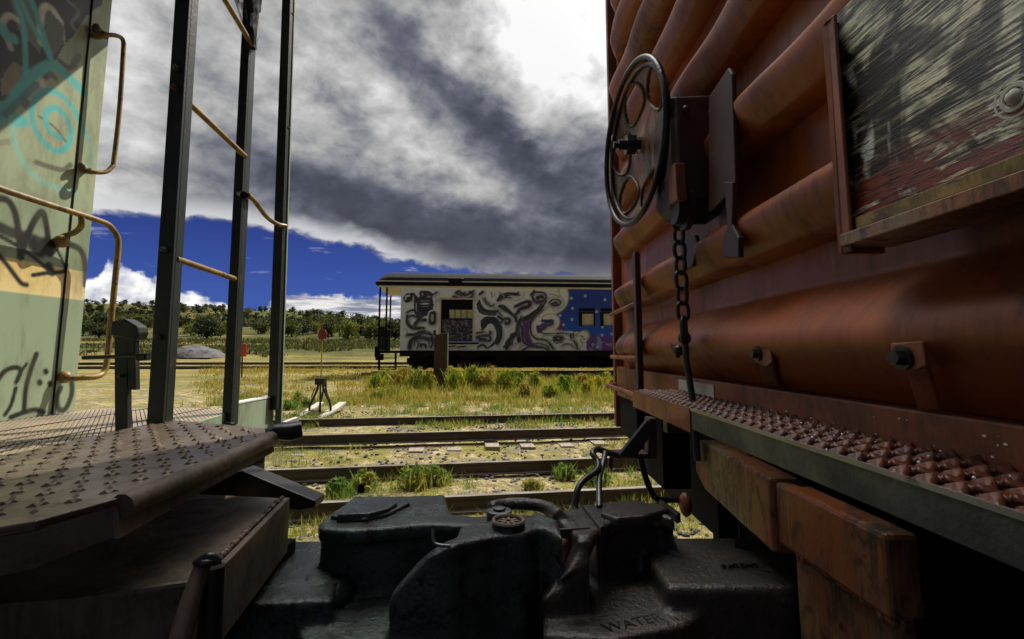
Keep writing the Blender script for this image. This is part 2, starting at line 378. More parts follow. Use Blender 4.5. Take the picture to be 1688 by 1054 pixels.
def painted_grid(name, P, C, parent, mat, holes=None):
    """P: (h,w,3) world points, C: (h,w,3) paint colours"""
    h, w_ = P.shape[:2]; base = WPOS[parent.name]; me = bpy.data.meshes.new(name)
    idx = np.arange(h * w_).reshape(h, w_); q = np.stack([idx[:-1, :-1], idx[:-1, 1:], idx[1:, 1:], idx[1:, :-1]], -1).reshape(-1, 4)
    if holes is not None:
        hc = holes[:-1, :-1].reshape(-1); q = q[~hc]
    me.from_pydata((P.reshape(-1, 3) - np.array(base)).tolist(), [], q.tolist()); me.update()
    ca = me.color_attributes.new('paint', 'FLOAT_COLOR', 'POINT')
    ca.data.foreach_set('color', np.concatenate([C.reshape(-1, 3), np.ones((h * w_, 1))], 1).astype(np.float32).ravel())
    me.materials.append(mat); o = bpy.data.objects.new(name, me); COL.objects.link(o); o.parent = parent; WPOS[o.name] = base
    return o
def attrmat(name, rough=.5, bump=.15, bscale=40, dirt=.25):
    m, t, p = newmat(name); a = t.n.new('ShaderNodeAttribute'); a.attribute_name = 'paint'
    co = t.n.new('ShaderNodeTexCoord').outputs['Object']
    f = t.noise(t.mapv(co, (1, 1, .35)), 9, 8, .65, .2)
    c = t.mix(t.m('MULTIPLY', t.sm(f, .45, .72), dirt), a.outputs['Color'], (.10, .085, .05))
    t.l.new(c, p.inputs['Base Color']); p.inputs['Roughness'].default_value = rough
    b = t.n.new('ShaderNodeBump'); b.inputs['Strength'].default_value = bump; b.inputs['Distance'].default_value = .002
    t.l.new(t.noise(co, bscale, 5, .6), b.inputs['Height']); t.l.new(b.outputs[0], p.inputs['Normal'])
    return m

# ================================================================== TERRAIN
K = 0.16                                    # the yard tracks lie slightly askew to the train
def lerp_tab(x, tab):
    xs, ys = zip(*tab); return np.interp(x, xs, ys)
def ground_z(x, y):
    y2 = y - K * np.clip(x, -40, 40)
    a = lerp_tab(y2, [(-50, -.19), (6.6, -.17), (8.2, -.05), (11, 0.02), (20, .30), (24, .36), (46, .42), (52, .60), (62, 1.5), (75, 2.0), (100, 4.0), (120, 6.0), (160, 9.0)])
    # hill: crest elevation varies with bearing
    px = CX + F * x / np.maximum(y, 1.0)
    crest = lerp_tab(px, [(-800, 500), (0, 494), (150, 496), (300, 502), (420, 516), (520, 524), (620, 530), (800, 540), (1000, 548), (1700, 560)])
    slope = (580 - crest) / F
    far = np.maximum(y, 1) * slope + H
    t = np.clip((y - 120) / (430 - 120), 0, 1); t = t * t * (3 - 2 * t)
    und = 1.6 * np.sin(x * .031 + 1.3) * np.sin(y * .021) * t + 2.2 * np.sin(x * .013 + y * .008) * t
    z = a * (1 - t) + (far + und) * t
    over = np.clip((y - 430) / 300, 0, 1); z = z - over * over * 60
    return z
def gz(x, y): return float(ground_z(np.array([float(x)]), np.array([float(y)]))[0])
ys = np.concatenate([np.linspace(-30, 2, 14), 2 + np.cumsum(np.full(90, .16)), 16.6 + np.cumsum(.2 * 1.055 ** np.arange(96))])
ys = ys[ys < 1500]
us = np.linspace(-1, 1, 261)
nz = vnoise((len(ys), len(us)), 6, 3)
V = []
for j, y in enumerate(ys):
    half = 14 + max(y, 0) * 1.5
    xs = us * half; zz = ground_z(xs, np.full_like(xs, y))
    zz = zz + (nz[j] - .5) * min(.06 + max(y - 60, 0) * .01, 2.0)
    V += [(xs[i], y, zz[i]) for i in range(len(us))]
nU = len(us)
Fc = [(j * nU + i, j * nU + i + 1, (j + 1) * nU + i + 1, (j + 1) * nU + i) for j in range(len(ys) - 1) for i in range(nU - 1)]
m, t, p = newmat('ground_soil'); co = t.n.new('ShaderNodeTexCoord').outputs['Object']
f1 = t.noise(co, .9, 8, .65, .3); f2 = t.noise(co, 5.5, 8, .7, .2); f3 = t.noise(t.mapv(co, (.35, 1, 1)), .35, 6, .6, .3); f4 = t.noise(co, 38, 4, .7)
f5 = t.noise(co, 14, 6, .7, .1)
c = t.mix(t.sm(f2, .40, .62), (.22, .175, .09), (.50, .41, .22))
c = t.mix(t.sm(f1, .46, .58), c, (.25, .225, .06))
c = t.mix(t.m('MULTIPLY', t.sm(f3, .52, .64), .7), c, (.14, .155, .03))
c = t.mix(t.m('MULTIPLY', t.sm(t.noise(t.mapv(co, (.5, 1, 1), (0, 0, 0), (9, 3, 0)), 1.6, 7, .7, .3), .50, .62), .75), c, t.mix(t.sm(f5, .4, .6), (.10, .095, .085), (.26, .24, .20)))
c = t.mix(t.m('MULTIPLY', t.sm(f5, .50, .64), .7), c, (.11, .085, .035))
c = t.mix(t.m('MULTIPLY', t.sm(f4, .54, .68), .8), c, (.05, .04, .022))
sp = t.n.new('ShaderNodeSeparateXYZ'); t.l.new(co, sp.inputs[0])
midc = t.mix(t.sm(t.noise(t.mapv(co, (.25, 1, .3)), .5, 7, .7, .4), .42, .60), (.30, .23, .07), (.12, .125, .025))
midc = t.mix(t.m('MULTIPLY', t.sm(t.noise(t.mapv(co, (.4, 1, .4)), 2.2, 7, .75), .50, .62), .7), midc, (.07, .055, .025))
fd = t.noise(t.mapv(co, (.3, 1, .3)), .09, 6, .65, .4)
farc = t.mix(t.sm(fd, .36, .50), (.25, .18, .055), (.075, .08, .02))
farc = t.mix(t.m('MULTIPLY', t.sm(t.noise(co, .45, 5, .7), .46, .58), .8), farc, (.045, .048, .016))
c = t.mix(t.m('MULTIPLY', t.sm(sp.outputs[1], 13, 22), .75), c, midc)
c = t.mix(t.sm(sp.outputs[1], 42, 60), c, farc)
c = t.mix(t.sm(sp.outputs[1], 3.4, 2.6), c, (.035, .032, .030))  # ground around and behind the camera, darkened to cut bounced light
t.l.new(c, p.inputs['Base Color']); p.inputs['Roughness'].default_value = .95; p.inputs['Specular IOR Level'].default_value = .1
b = t.n.new('ShaderNodeBump'); b.inputs['Strength'].default_value = .9; b.inputs['Distance'].default_value = .05
t.l.new(t.m('ADD', f2, t.m('MULTIPLY', f4, .6)), b.inputs['Height']); t.l.new(b.outputs[0], p.inputs['Normal'])
M['ground_soil'] = m
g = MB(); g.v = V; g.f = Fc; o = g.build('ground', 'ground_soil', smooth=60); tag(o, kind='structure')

# ================================================================== TRACKS
def ydir(x, y0): return y0 + K * x
RAILPROF = [(-.07, 0), (.07, 0), (.07, .012), (.014, .03), (.010, .11), (.036, .122), (.036, .15), (-.036, .15), (-.036, .122), (-.010, .11), (-.014, .03), (-.07, .012)]
def rail_mb(y0, zt, x0, x1, k=K, zfun=None, step=2.0):
    mb = MB(); n = max(2, int((x1 - x0) / step)); P = RAILPROF; L = len(P)
    nx, ny = -k, 1.0; q = math.hypot(nx, ny); nx /= q; ny /= q
    for i in range(n + 1):
        x = x0 + (x1 - x0) * i / n; y = y0 + k * x; z = (zfun(x, y) if zfun else zt) - .15
        for a, b in P: mb.v.append((x + nx * a, y + ny * a, z + b))
    for i in range(n):
        for j in range(L): mb.f.append((i * L + j, i * L + (j + 1) % L, (i + 1) * L + (j + 1) % L, (i + 1) * L + j))
    mb.f.append(tuple(range(L))); mb.f.append(tuple(n * L + j for j in range(L))[::-1]); return mb
def railmat():
    m, t, p = newmat('rail_mix'); co = t.n.new('ShaderNodeTexCoord').outputs['Object']
    ge = t.n.new('ShaderNodeNewGeometry'); s_ = t.n.new('ShaderNodeSeparateXYZ'); t.l.new(ge.outputs['Normal'], s_.inputs[0])
    f = t.noise(t.mapv(co, (.4, 3, 3)), 5, 6, .65)
    c = t.mix(t.sm(f, .4, .65), (.035, .024, .018), (.07, .048, .034))
    c = t.mix(t.sm(s_.outputs[2], .9, .99), c, t.mix(t.sm(f, .35, .6), (.24, .22, .20), (.11, .08, .06)))
    t.l.new(c, p.inputs['Base Color']); p.inputs['Roughness'].default_value = .5; M['rail_mix'] = m
railmat()
def track(label, yf, yn, zf, zn, x0, x1, tie_x=None, group=None, zfun=None, k=K, tie_sp=.56):
    r = thing('railway_track', (0, (yf + yn) / 2, min(zf, zn) - .17), label, 'railway track', group)
    rail_mb(yf, zf, x0, x1, k, zfun).build('rail', 'rail_mix', r)
    rail_mb(yn, zn, x0, x1, k, zfun).build('rail', 'rail_mix', r)
    if tie_x:
        x = tie_x[0]
        while x < tie_x[1]:
            ya, yb = yn + k * x - .42, yf + k * x + .42; za, zb = zn - .185 + .02, zf - .185 + .02
            if zfun: za = zfun(x, ya) - .165; zb = zfun(x, yb) - .165
            if random.random() < .15: x += tie_sp; continue
            jz = random.uniform(-.045, 0); wd = .11; sk = random.uniform(-.03, .03)
            mb = MB().hexa([(x - wd, ya, za - .15 + jz), (x + wd, ya, za - .15 + jz), (x + wd - k * 2 + sk, yb, zb - .15 + jz), (x - wd - k * 2 + sk, yb, zb - .15 + jz),
                            (x - wd, ya, za + jz), (x + wd, ya, za + jz), (x + wd - k * 2 + sk, yb, zb + jz), (x - wd - k * 2 + sk, yb, zb + jz)])
            mb.build('tie', 'tie_wood', r, bevel=.01); x += tie_sp * random.uniform(.92, 1.1)
    return r
# rails fixed from their height in the photo
def yat(px, py, z): q = onz(px, py, z); return q.y - K * q.x
b_far, b_near = yat(760, 763, 0), yat(760, 817, 0)
track('railway track nearest beyond the train, two brown rails half sunk in weeds and sand', b_far, b_near, 0.0, 0.0, -14, 16, (-5.2, 4.0))
zA = 0.13
a_far, a_near = yat(760, 686, zA), yat(760, 711, zA)
track('second railway track beyond the train, rails with pale wooden ties showing between weeds', a_far, a_near, zA, zA, -22, 26, (-6.5, 4.6))
# far tracks
zc = .47
track('track under the graffiti passenger coach, mostly hidden by weeds', 23.1 - .08 * 0, 21.6, zc, zc, -6.5, 40, None, k=.08)
track('far straight railway track passing behind the end of the coach, left side of the yard', 30.6, 28.9, .50, .50, -60, 60, None, k=.05)
track('farthest railway track of the yard, dark double line before the gravel heap', 38.5, 36.8, .56, .56, -70, 70, None, k=.05)
# track under the parked train
own = thing('railway_track', (0, 1.25, -.2), 'railway track running underneath the caboose and the boxcar', 'railway track')
for y in (.53, 1.97): rail_mb(y, 0, -12, 14, 0).build('rail', 'rail_mix', own)

# ================================================================== BOXCAR (right)
XB, YB0, YB1, ZR = .64, -.35, 2.86, 4.5
bx = thing('boxcar', (6, 1.25, -.02), 'rusty red-brown boxcar with ribbed steel end wall, brake wheel and footboard, filling the right side', 'boxcar')
# corrugated end wall
zbase = H - .085; pitch = .285
def prof(z):
    # lowest rib round, the others with a short upper shoulder and a long face falling back below it
    s_ = (z - (H + .022)) / pitch; k_ = math.floor(s_ + .30); d = (s_ - k_) * pitch
    if k_ <= 0: k_ = 0; d = abs(s_) * pitch; return .092 * (math.cos(min(d / .115, 1) * math.pi) * .5 + .5) ** .62 if d < .115 else 0.0
    if d > 0: return .095 * (math.cos(min(d / .075, 1) * math.pi) * .5 + .5) ** .8
    return .095 * (math.cos(min(-d / .185, 1) * math.pi) * .5 + .5) ** .9
    d = abs(d)
    rw = .112
    return .092 * (math.cos(min(d / rw, 1) * math.pi) * .5 + .5) ** .62 if d < rw else 0.0
nzz = 440; nyy = 60; mb = MB(); zs = np.linspace(zbase, ZR - .12, nzz); yv = np.linspace(YB0 + .06, YB1 - .06, nyy)
for z in zs:
    b_ = prof(z)
    for y in yv:
        taper = min(1, (YB1 - .13 - y) / .20, (y - YB0 - .10) / .10); taper = max(0, taper)
        taper = taper * taper * (3 - 2 * taper)
        mb.v.append((XB - b_ * taper * (1 + .10 * math.sin(y * 7.3 + z * 3.1) * math.sin(z * 2.3 + y * 2.9)) - .003 * math.sin(y * 13 + z * 9) * taper, y, z))
for j in range(nzz - 1):
    for i in range(nyy - 1): a = j * nyy + i; mb.f.append((a, a + nyy, a + nyy + 1, a + 1))
mb.build('end_wall', 'oxide', bx, smooth=50)
# body behind
MB().box((XB + .012, YB0, zbase - .02), (13.0, YB1, ZR - .1)).build('side_wall', 'oxide', bx)
rf = MB()
for i in range(9):
    a = math.pi * i / 8; yy = 1.255 - math.cos(a) * (YB1 - YB0 + .1) / 2; zz = ZR - .1 + .16 * math.sin(a); rf.v += [(XB - .03, yy, zz), (13.05, yy, zz)]
rf.f = [(2 * i, 2 * i + 2, 2 * i + 3, 2 * i + 1) for i in range(8)] + [tuple(range(0, 18, 2)), tuple(range(17, 0, -2)), (0, 1, 17, 16)]
rf.build('roof', 'oxide', bx)
cp = MB().box((XB - .045, YB1 - .035, .95), (XB + .05, YB1 + .012, ZR - .1)); cp.box((XB - .03, YB0 - .012, .95), (XB + .05, YB0 + .07, ZR - .1)).box((XB - .03, YB0 + .07, ZR - .2), (XB + .009, YB1 - .07, ZR - .1))
cp.build('corner_post', 'oxide_edge', bx, bevel=.006)
# end sill (red band) and underframe
MB().box((XB - .045, YB0 + .08, zbase - .16), (XB + .05, YB1 - .08, zbase - .001)).build('end_sill', 'oxide_edge', bx, bevel=.004)
MB().box((XB + .06, YB0 + .1, .75), (12.6, YB1 - .1, zbase - .03)).box((XB - .03, YB1 - .42, .93), (XB + .055, YB1 - .09, zbase - .165)).build('underframe', 'coach_black', bx)
# patched paint on sill
MB().box((XB - .048, 1.44, H - .165), (XB - .0455, 1.74, H - .098)).build('paint_patch', 'white_stone', bx)
# ladder at far corner
ld = bx
lad = MB().box((XB - .125, 2.00, H - .16), (XB - .105, 2.04, H + .42)); ladder = lad.build('ladder', 'oxide_dark', bx, bevel=.004)
lad2 = MB().box((XB - .105, 2.02, H - .16), (XB - .095, 2.06, H + .415)).build('stile', 'oxide_edge', ladder, bevel=.003)
for dz in (-.03, .21):
    MB().tube([(XB - .100, 2.05, H + dz), (XB - .075, YB1 - .10, H + dz)], .011, 8).build('rung', 'oxide_edge', ladder, smooth=40)
MB().tube([(XB - .01, 2.0, H - .19), (XB - .10, 2.0, H - .19), (XB - .10, YB1 - .1, H - .19), (XB - .02, YB1 - .02, H - .19)], .012, 8).build('rung', 'oxide_edge', ladder, smooth=40)
# brake wheel
WC = at(1041, 239, 1.60); WR = .272
bw = MB()
def ring(mb, c, r, rr, tx, n=48, m_=8):
    b = len(mb.v)
    for i in range(n):
        a = 2 * math.pi * i / n
        for k in range(m_):
            q = 2 * math.pi * k / m_; rad = r + rr * math.cos(q)
            mb.v.append((c.x + tx + rr * math.sin(q), c.y + rad * math.cos(a), c.z + rad * math.sin(a)))
    for i in range(n):
        for k in range(m_): mb.f.append((b + i * m_ + k, b + i * m_ + (k + 1) % m_, b + ((i + 1) % n) * m_ + (k + 1) % m_, b + ((i + 1) % n) * m_ + k))
ring(bw, WC, WR, .010, 0); ring(bw, WC, WR - .022, .006, .014)
WT = Matrix.Translation(WC) @ Matrix.Rotation(R(7), 4, 'Z') @ Matrix.Rotation(R(-2), 4, 'X') @ Matrix.Translation(-WC)
bw.v = [tuple(WT @ Vector(q)) for q in bw.v]
wheel = bw.build('brake_wheel', 'black_iron', bx, smooth=50)
# dished centre plate with six lobed openings
dm = MB(); NA, NR = 120, 34; rin, rout = .028, WR - .012
def dish(r): return .030 * math.sin(min(1, r / rout) * math.pi) + .004
idx = {}
def hole(r, a):
    k = (a / (2 * math.pi) * 6 + .25) % 1; d = (k - .5) * 2 * math.pi / 6 * r; rc = .190
    return (d / .080) ** 2 + ((r - rc) / .062) ** 2 < 1
for th in (0, .006):
    for i in range(NA):
        for j in range(NR + 1):
            r = rin + (rout - rin) * j / NR; a = 2 * math.pi * i / NA
            idx[(th, i, j)] = len(dm.v); dm.v.append(tuple(WT @ Vector((WC.x + .012 + dish(r) + th, WC.y + r * math.cos(a), WC.z + r * math.sin(a)))))
    for i in range(NA):
        for j in range(NR):
            if hole(rin + (rout - rin) * (j + .5) / NR, 2 * math.pi * (i + .5) / NA): continue
            i2 = (i + 1) % NA; dm.f.append((idx[(th, i, j)], idx[(th, i2, j)], idx[(th, i2, j + 1)], idx[(th, i, j + 1)]))
dm.build('wheel_spokes', 'beam_paint', wheel, smooth=50)
hb = MB()
for k in range(6):   # raised lips round each opening
    a0 = 2 * math.pi * (k + .25) / 6
    loop = []
    for q in range(20):
        u = 2 * math.pi * q / 20; r = .190 + .062 * math.sin(u); a = a0 + .080 * math.cos(u) / r
        loop.append(WT @ Vector((WC.x + .010 + dish(r), WC.y + r * math.cos(a), WC.z + r * math.sin(a))))
    MB().tube(loop, .0055, 6, closed=True).build('spoke_rim', 'brown_steel', wheel, smooth=60)
hub = MB().cyl(WC + Vector((-.045, 0, 0)), WC + Vector((.12, -.01, 0)), .018, 14).cyl(WC + Vector((-.02, 0, 0)), WC + Vector((.012, 0, 0)), .034, 8).cyl(WC + Vector((-.062, 0, 0)), WC + Vector((-.03, 0, 0)), .012, 6)
hub.cyl(WC + Vector((.05, 0, 0)), WC + Vector((.085, 0, 0)), .034, 12)
hub.build('wheel_hub', 'black_iron', wheel, smooth=40)
# gear housing
gx0 = .46; Yg0, Yg1 = 1.17, 1.50
gp = []
def gpt(px, py, X): return onx(px, py, X)
poly = [(1.525, H + .66), (1.51, H + .73), (1.47, H + .765), (1.39, H + .765), (1.335, H + .735), (1.325, H + .66), (1.325, H + .43), (1.37, H + .40), (1.47, H + .40), (1.52, H + .44)]
gh = MB().prism([(gx0 + .012, y, z) for y, z in poly], (.135, 0, 0), 1.03)
gh.prism([(gx0, 1.445 + (y - 1.445) * .85, H + .56 + (z - H - .56) * .90) for y, z in poly], (.02, 0, 0), 1.05)
gear = cast('gear_housing', gh, 'oxide_dark', bx, .005, 4, .5)
# lower slanted cover plate with round cast emblem
e = MB().prism([onx(1078, 300, .47), onx(1112, 268, .455), onx(1116, 330, .455), onx(1084, 352, .47)], (.03, 0, 0)); cover = e.build('cover_plate', 'oxide_edge', gear, bevel=.004)
ec = onx(1092, 306, .458); em = MB(); ring(em, Vector((ec.x + .004, ec.y, ec.z)), .022, .004, 0, 24, 6); em.box((ec.x - .002, ec.y - .004, ec.z - .012), (ec.x + .006, ec.y + .004, ec.z + .012))
em.build('round_emblem', 'oxide_dark', cover, smooth=50)
bt = MB()
for (px, py) in ((1172, 186), (1176, 215), (1176, 300), (1130, 180)):
    c_ = at(px, py, 1.322); MB().sphere(c_, .010, 10, 6).build('bolt', 'oxide_dark', gear, smooth=60)
# sprocket below housing
sp_ = onx(1128, 345, .50); s1 = MB().cyl(sp_ + Vector((-.03, 0, 0)), sp_ + Vector((.06, 0, 0)), .045, 16); s1.cyl(sp_ + Vector((-.005, .0, 0)), sp_ + Vector((.012, 0, 0)), .062, 18)
s1.build('chain_drum', 'black_iron', gear, smooth=40)
# mounting bracket behind the housing
br = MB()
def xprism(mb, pix, X, th): mb.prism([onx(a, b, X) for a, b in pix], (th, 0, 0))
xprism(br, [(1168, 160), (1200, 112), (1206, 122), (1212, 300), (1198, 322), (1168, 350)], XB - .108, .012)
xprism(br, [(1193, 300), (1208, 300), (1206, 370), (1217, 392), (1217, 425), (1190, 425), (1192, 396), (1198, 372)], XB - .110, .014)
xprism(br, [(1100, 395), (1146, 388), (1150, 405), (1140, 440), (1126, 446), (1120, 405)], XB - .098, .012)
bracket = br.build('mounting_bracket', 'oxide_dark', bx, bevel=.003)
# chain
ch0 = onx(1117, 352, .50); ch1 = onx(1128, 552, .50)
n_l = 8; chp = [ch0.lerp(ch1, i / n_l) for i in range(n_l + 1)]
chain = thing
cm = MB()
def link(mb, a, b, wdt, r, rot):
    d = (b - a); L = d.length; d.normalize(); s_ = Vector((math.cos(rot), math.sin(rot), 0)); s_ = (s_ - d * s_.dot(d)).normalized()
    c = (a + b) / 2; hh = L / 2 * 1.12; loop = []
    for q in range(24):
        t_ = 2 * math.pi * q / 24; ct, st = math.cos(t_), math.sin(t_)
        loop.append(c + d * (hh * (abs(st) ** .8) * (1 if st > 0 else -1)) + s_ * (wdt * (abs(ct) ** .7) * (1 if ct > 0 else -1)))
    mb.tube(loop, r, 7, closed=True)
link0 = None
for i in range(n_l):
    last = i == n_l - 1
    mb = MB(); link(mb, chp[i], chp[i + 1] + ((Vector((0, 0, -.02))) if last else Vector()), .019 if not last else .022, .0062 if not last else .008, R(20 + 90 * (i % 2)) if not last else R(60))
    lk = mb.build('chain_link', 'black_iron', gear, smooth=60)
rod = MB().tube([ch1 + Vector((0, 0, .012)), onx(1132, 600, .50), onx(1142, 660, .50), onx(1150, 760, .5)], .0095, 8).sphere(ch1 + Vector((0, 0, -.01)), .02, 10, 6)
rod.build('brake_rod', 'black_iron', bx, smooth=50)
# latch beside the ladder on ridge
lt = MB().bar(onx(1102, 560, .60), onx(1118, 585, .52), .012, .02).sphere(onx(1119, 578, .53), .018, 10, 6)
lt.build('latch', 'black_iron', bx, smooth=50)
# strap clips hanging from the lowest ridge
for (flap, arm, bolt_, X) in (([(1241, 567), (1268, 566), (1272, 598), (1262, 606), (1243, 596)], [(1250, 597), (1272, 596), (1282, 636), (1256, 634)], (1250, 583), .548),
                             ([(1467, 566), (1520, 562), (1526, 604), (1505, 612), (1470, 602)], [(1492, 604), (1526, 600), (1548, 676), (1512, 676)], (1490, 590), .532)):
    c_ = MB(); c_.prism([onx(a_, b_, X) for a_, b_ in flap], (.007, 0, 0))
    hi = [onx(a_, b_, X) for a_, b_ in arm[:2]]; lo = [onx(a_, b_, X + .06) for a_, b_ in arm[2:]]
    c_.prism(hi + lo, (.007, 0, 0)); cl = c_.build('strap_clip', 'oxide_edge', bx, bevel=.002)
    q_ = onx(*bolt_, X); MB().cyl(q_ + Vector((-.016, 0, 0)), q_ + Vector((.01, 0, 0)), .011, 6).cyl(q_ + Vector((-.005, 0, 0)), q_, .017, 14).build('bolt', 'black_iron', cl, smooth=30)
# placard board with trough frame
XP = .53
m, t, p = newmat('scraped_board'); co = t.n.new('ShaderNodeTexCoord').outputs['Object']
st = t.mapv(co, (1, 1.6, 26), (R(-3), 0, 0)); f1 = t.noise(st, 5, 9, .72, .5); f2 = t.noise(t.mapv(co, (1, 2, 9), (R(12), 0, 0)), 3, 8, .65, 1.2); f3 = t.noise(t.mapv(co, (1, 4, 60)), 6, 6, .7)
big = t.noise(t.mapv(co, (1, 3.5, 2.2), (R(-35), 0, 0), (0, .6, .2)), 2.4, 3, .5, 1.0)
sp = t.n.new('ShaderNodeSeparateXYZ'); t.l.new(co, sp.inputs[0])
c = t.mix(t.sm(f1, .42, .56), (.004, .0035, .003), (.85, .80, .54))
c = t.mix(t.sm(big, .56, .47), c, t.mix(t.m('MULTIPLY', t.sm(f1, .50, .66), .6), (.005, .004, .003), (.55, .48, .26)))
c = t.mix(t.m('MULTIPLY', t.sm(big, .40, .33), t.sm(f3, .35, .55)), c, (.86, .85, .76))
redm = t.m('MULTIPLY', t.sm(sp.outputs[2], H + .32, H + .26), t.sm(f2, .46, .52)); c = t.mix(redm, c, (.20, .04, .02))
c = t.mix(t.m('MULTIPLY', t.sm(f3, .52, .58), .9), c, (.004, .0035, .003))
t.l.new(c, p.inputs['Base Color']); p.inputs['Roughness'].default_value = .30; p.inputs['Specular IOR Level'].default_value = .35
b = t.n.new('ShaderNodeBump'); b.inputs['Strength'].default_value = .7; b.inputs['Distance'].default_value = .003
t.l.new(t.m('ADD', f1, f3), b.inputs['Height']); t.l.new(b.outputs[0], p.inputs['Normal']); M['scraped_board'] = m
bl, bt_, = onx(1402, 352, XP), onx(1384, 100, XP)
yl = bl.y; yr = .10; z0 = onx(1688, 262, XP).z - .012; z1 = z0 + .36
bo = MB().box((XP, yr, z0), (XP + .014, yl, z1)); board = bo.build('placard_board', 'scraped_board', bx)
fr = MB().box((XP - .016, yl - .001, z0 - .035), (XP + .05, yl + .012, z1 - .01)); fr.box((XP - .016, yl - .018, z0 - .035), (XP - .010, yl - .001, z1 - .01))
fr.build('board_frame', 'oxide_edge', board, bevel=.002)
MB().box((XP - .022, yr, z0 - .026), (XP + .06, yl - .002, z0 - .018)).box((XP - .022, yr, z0 - .018), (XP - .016, yl - .002, z0 - .006)).build('frame_trough', 'beam_paint', board, bevel=.002)
MB().box((XP - .008, yr, z0 - .002), (XP - .001, yl - .02, z0 + .016)).build('board_strip', 'yellow_rail', board, bevel=.001)
kn = onx(1672, 160, XP); ks = MB(); ring(ks, Vector((XP + .002, kn.y, kn.z)), .013, .004, 0, 20, 6); ring(ks, Vector((XP + .002, kn.y, kn.z)), .021, .0025, 0, 24, 6); ks.sphere((XP + .002, kn.y, kn.z), .009, 10, 6)
ks.build('round_boss', 'white_stone', board, smooth=50)
# footboard (brake platform) of raised diamond grip
XF0, XF1, YF0, YF1 = .432, .632, .10, 1.74; ZF = H - .138
fb = MB().box((XF0, YF0, ZF - .048), (XF0 + .007, YF1, ZF)).box((XF1 - .006, YF0, ZF - .05), (XF1, YF1, ZF - .004)).box((XF0 + .007, YF1 - .007, ZF - .055), (XF1 - .006, YF1, ZF - .004))
foot = fb.build('footboard', 'steel_grip', bx, bevel=.002)
MB().box((XF0 - .003, 1.19, ZF - .056), (XF0 - .0005, YF1 + .003, ZF + .001)).build('rusty_edge', 'oxide_edge', foot)
gr = MB(); cols = 4; cw = (XF1 - XF0 - .018) / cols; rl = .036; rows = int((YF1 - YF0) / rl)
x_0 = XF0 + .009
def strip(mb, side, c_):
    xs_ = x_0 + (c_ + .5) * cw
    for j in range(rows * 6 + 1):
        y = YF0 + .008 + j * (YF1 - YF0 - .016) / (rows * 6); ph = math.pi * (y - YF0) / rl + (c_ % 2) * math.pi / 2
        off = side * (abs(math.sin(ph)) ** .8) * cw * .40 + side * .0012
        zz_ = ZF - .004 + .009 * (abs(math.cos(ph)) ** 6)
        mb.v += [(xs_ + off - .0022, y, zz_), (xs_ + off + .0022, y, zz_), (xs_ + off + .0022, y, zz_ - .022), (xs_ + off - .0022, y, zz_ - .022)]
        b_ = len(mb.v) - 4
        if j: mb.f += [(b_ - 4, b_ - 3, b_ + 1, b_), (b_ - 3, b_ - 2, b_ + 2, b_ + 1), (b_ - 1, b_ - 4, b_, b_ + 3), (b_ - 2, b_ - 1, b_ + 3, b_ + 2)]
def diamond_plate(mb):
    # sheet with diamond openings whose rims curl upwards
    nx, ny = cols * 8, rows * 8; ids = {}
    Wd, Ld = XF1 - XF0 - .014, YF1 - YF0 - .014
    for j in range(ny + 1):
        for i in range(nx + 1):
            x = XF0 + .007 + Wd * i / nx; y = YF0 + .007 + Ld * j / ny
            ci = i / 8; cj = j / 8; shift = .5 if int(min(ci, cols - 1)) % 2 else 0
            fx = abs((ci % 1) - .5) * 2 if 0 < i < nx else 1; fy = abs(((cj + shift) % 1) - .5) * 2
            d = fx * .62 + fy * .55         # 0 at hole centre
            h_ = .0085 * math.exp(-((d - .70) / .14) ** 2) * (.2 + 1.1 * fy)
            ids[(i, j)] = len(mb.v); mb.v.append((x, y, ZF - .003 + h_))
    for j in range(ny):
        for i in range(nx):
            ci = (i + .5) / 8; cj = (j + .5) / 8; shift = .5 if int(ci) % 2 else 0
            fx = abs((ci % 1) - .5) * 2; fy = abs(((cj + shift) % 1) - .5) * 2
            if fx * .62 + fy * .55 < .55: continue
            mb.f.append((ids[(i, j)], ids[(i + 1, j)], ids[(i + 1, j + 1)], ids[(i, j + 1)]))
diamond_plate(gr)
go = gr.build('grip_plate', 'grip_red', foot, smooth=60)
sm_ = go.modifiers.new('s', 'SOLIDIFY'); sm_.thickness = .003; sm_.offset = -1
MB().box((XF0 - .0018, YF0, ZF - .004), (XF0 + .003, 1.19, ZF + .0022)).build('worn_edge', 'rail_head', foot)
# support angles under footboard
for y_ in (.30, 1.44): MB().box((XF0 + .02, y_, ZF - .10), (XB - .05, y_ + .04, ZF - .056)).build('footboard_bracket', 'oxide_dark', foot, bevel=.003)
# specks of pale chips on sill
spk = MB()
for _ in range(46):
    y = random.uniform(.35, 1.1); z = H - .09 - random.random() ** 1.5 * .09 - .012; r = random.uniform(.0006, .0021)
    spk.sphere((XB - .0455, y, z), r, 6, 4, (.4, random.uniform(.6, 1.8), 1))
for _ in range(60):
    spk.sphere((random.uniform(XF0, XF1), random.uniform(.3, 1.3), ZF + .004), random.uniform(.001, .0024), 6, 4)
spk.build('paint_chip', 'coach_white', bx)
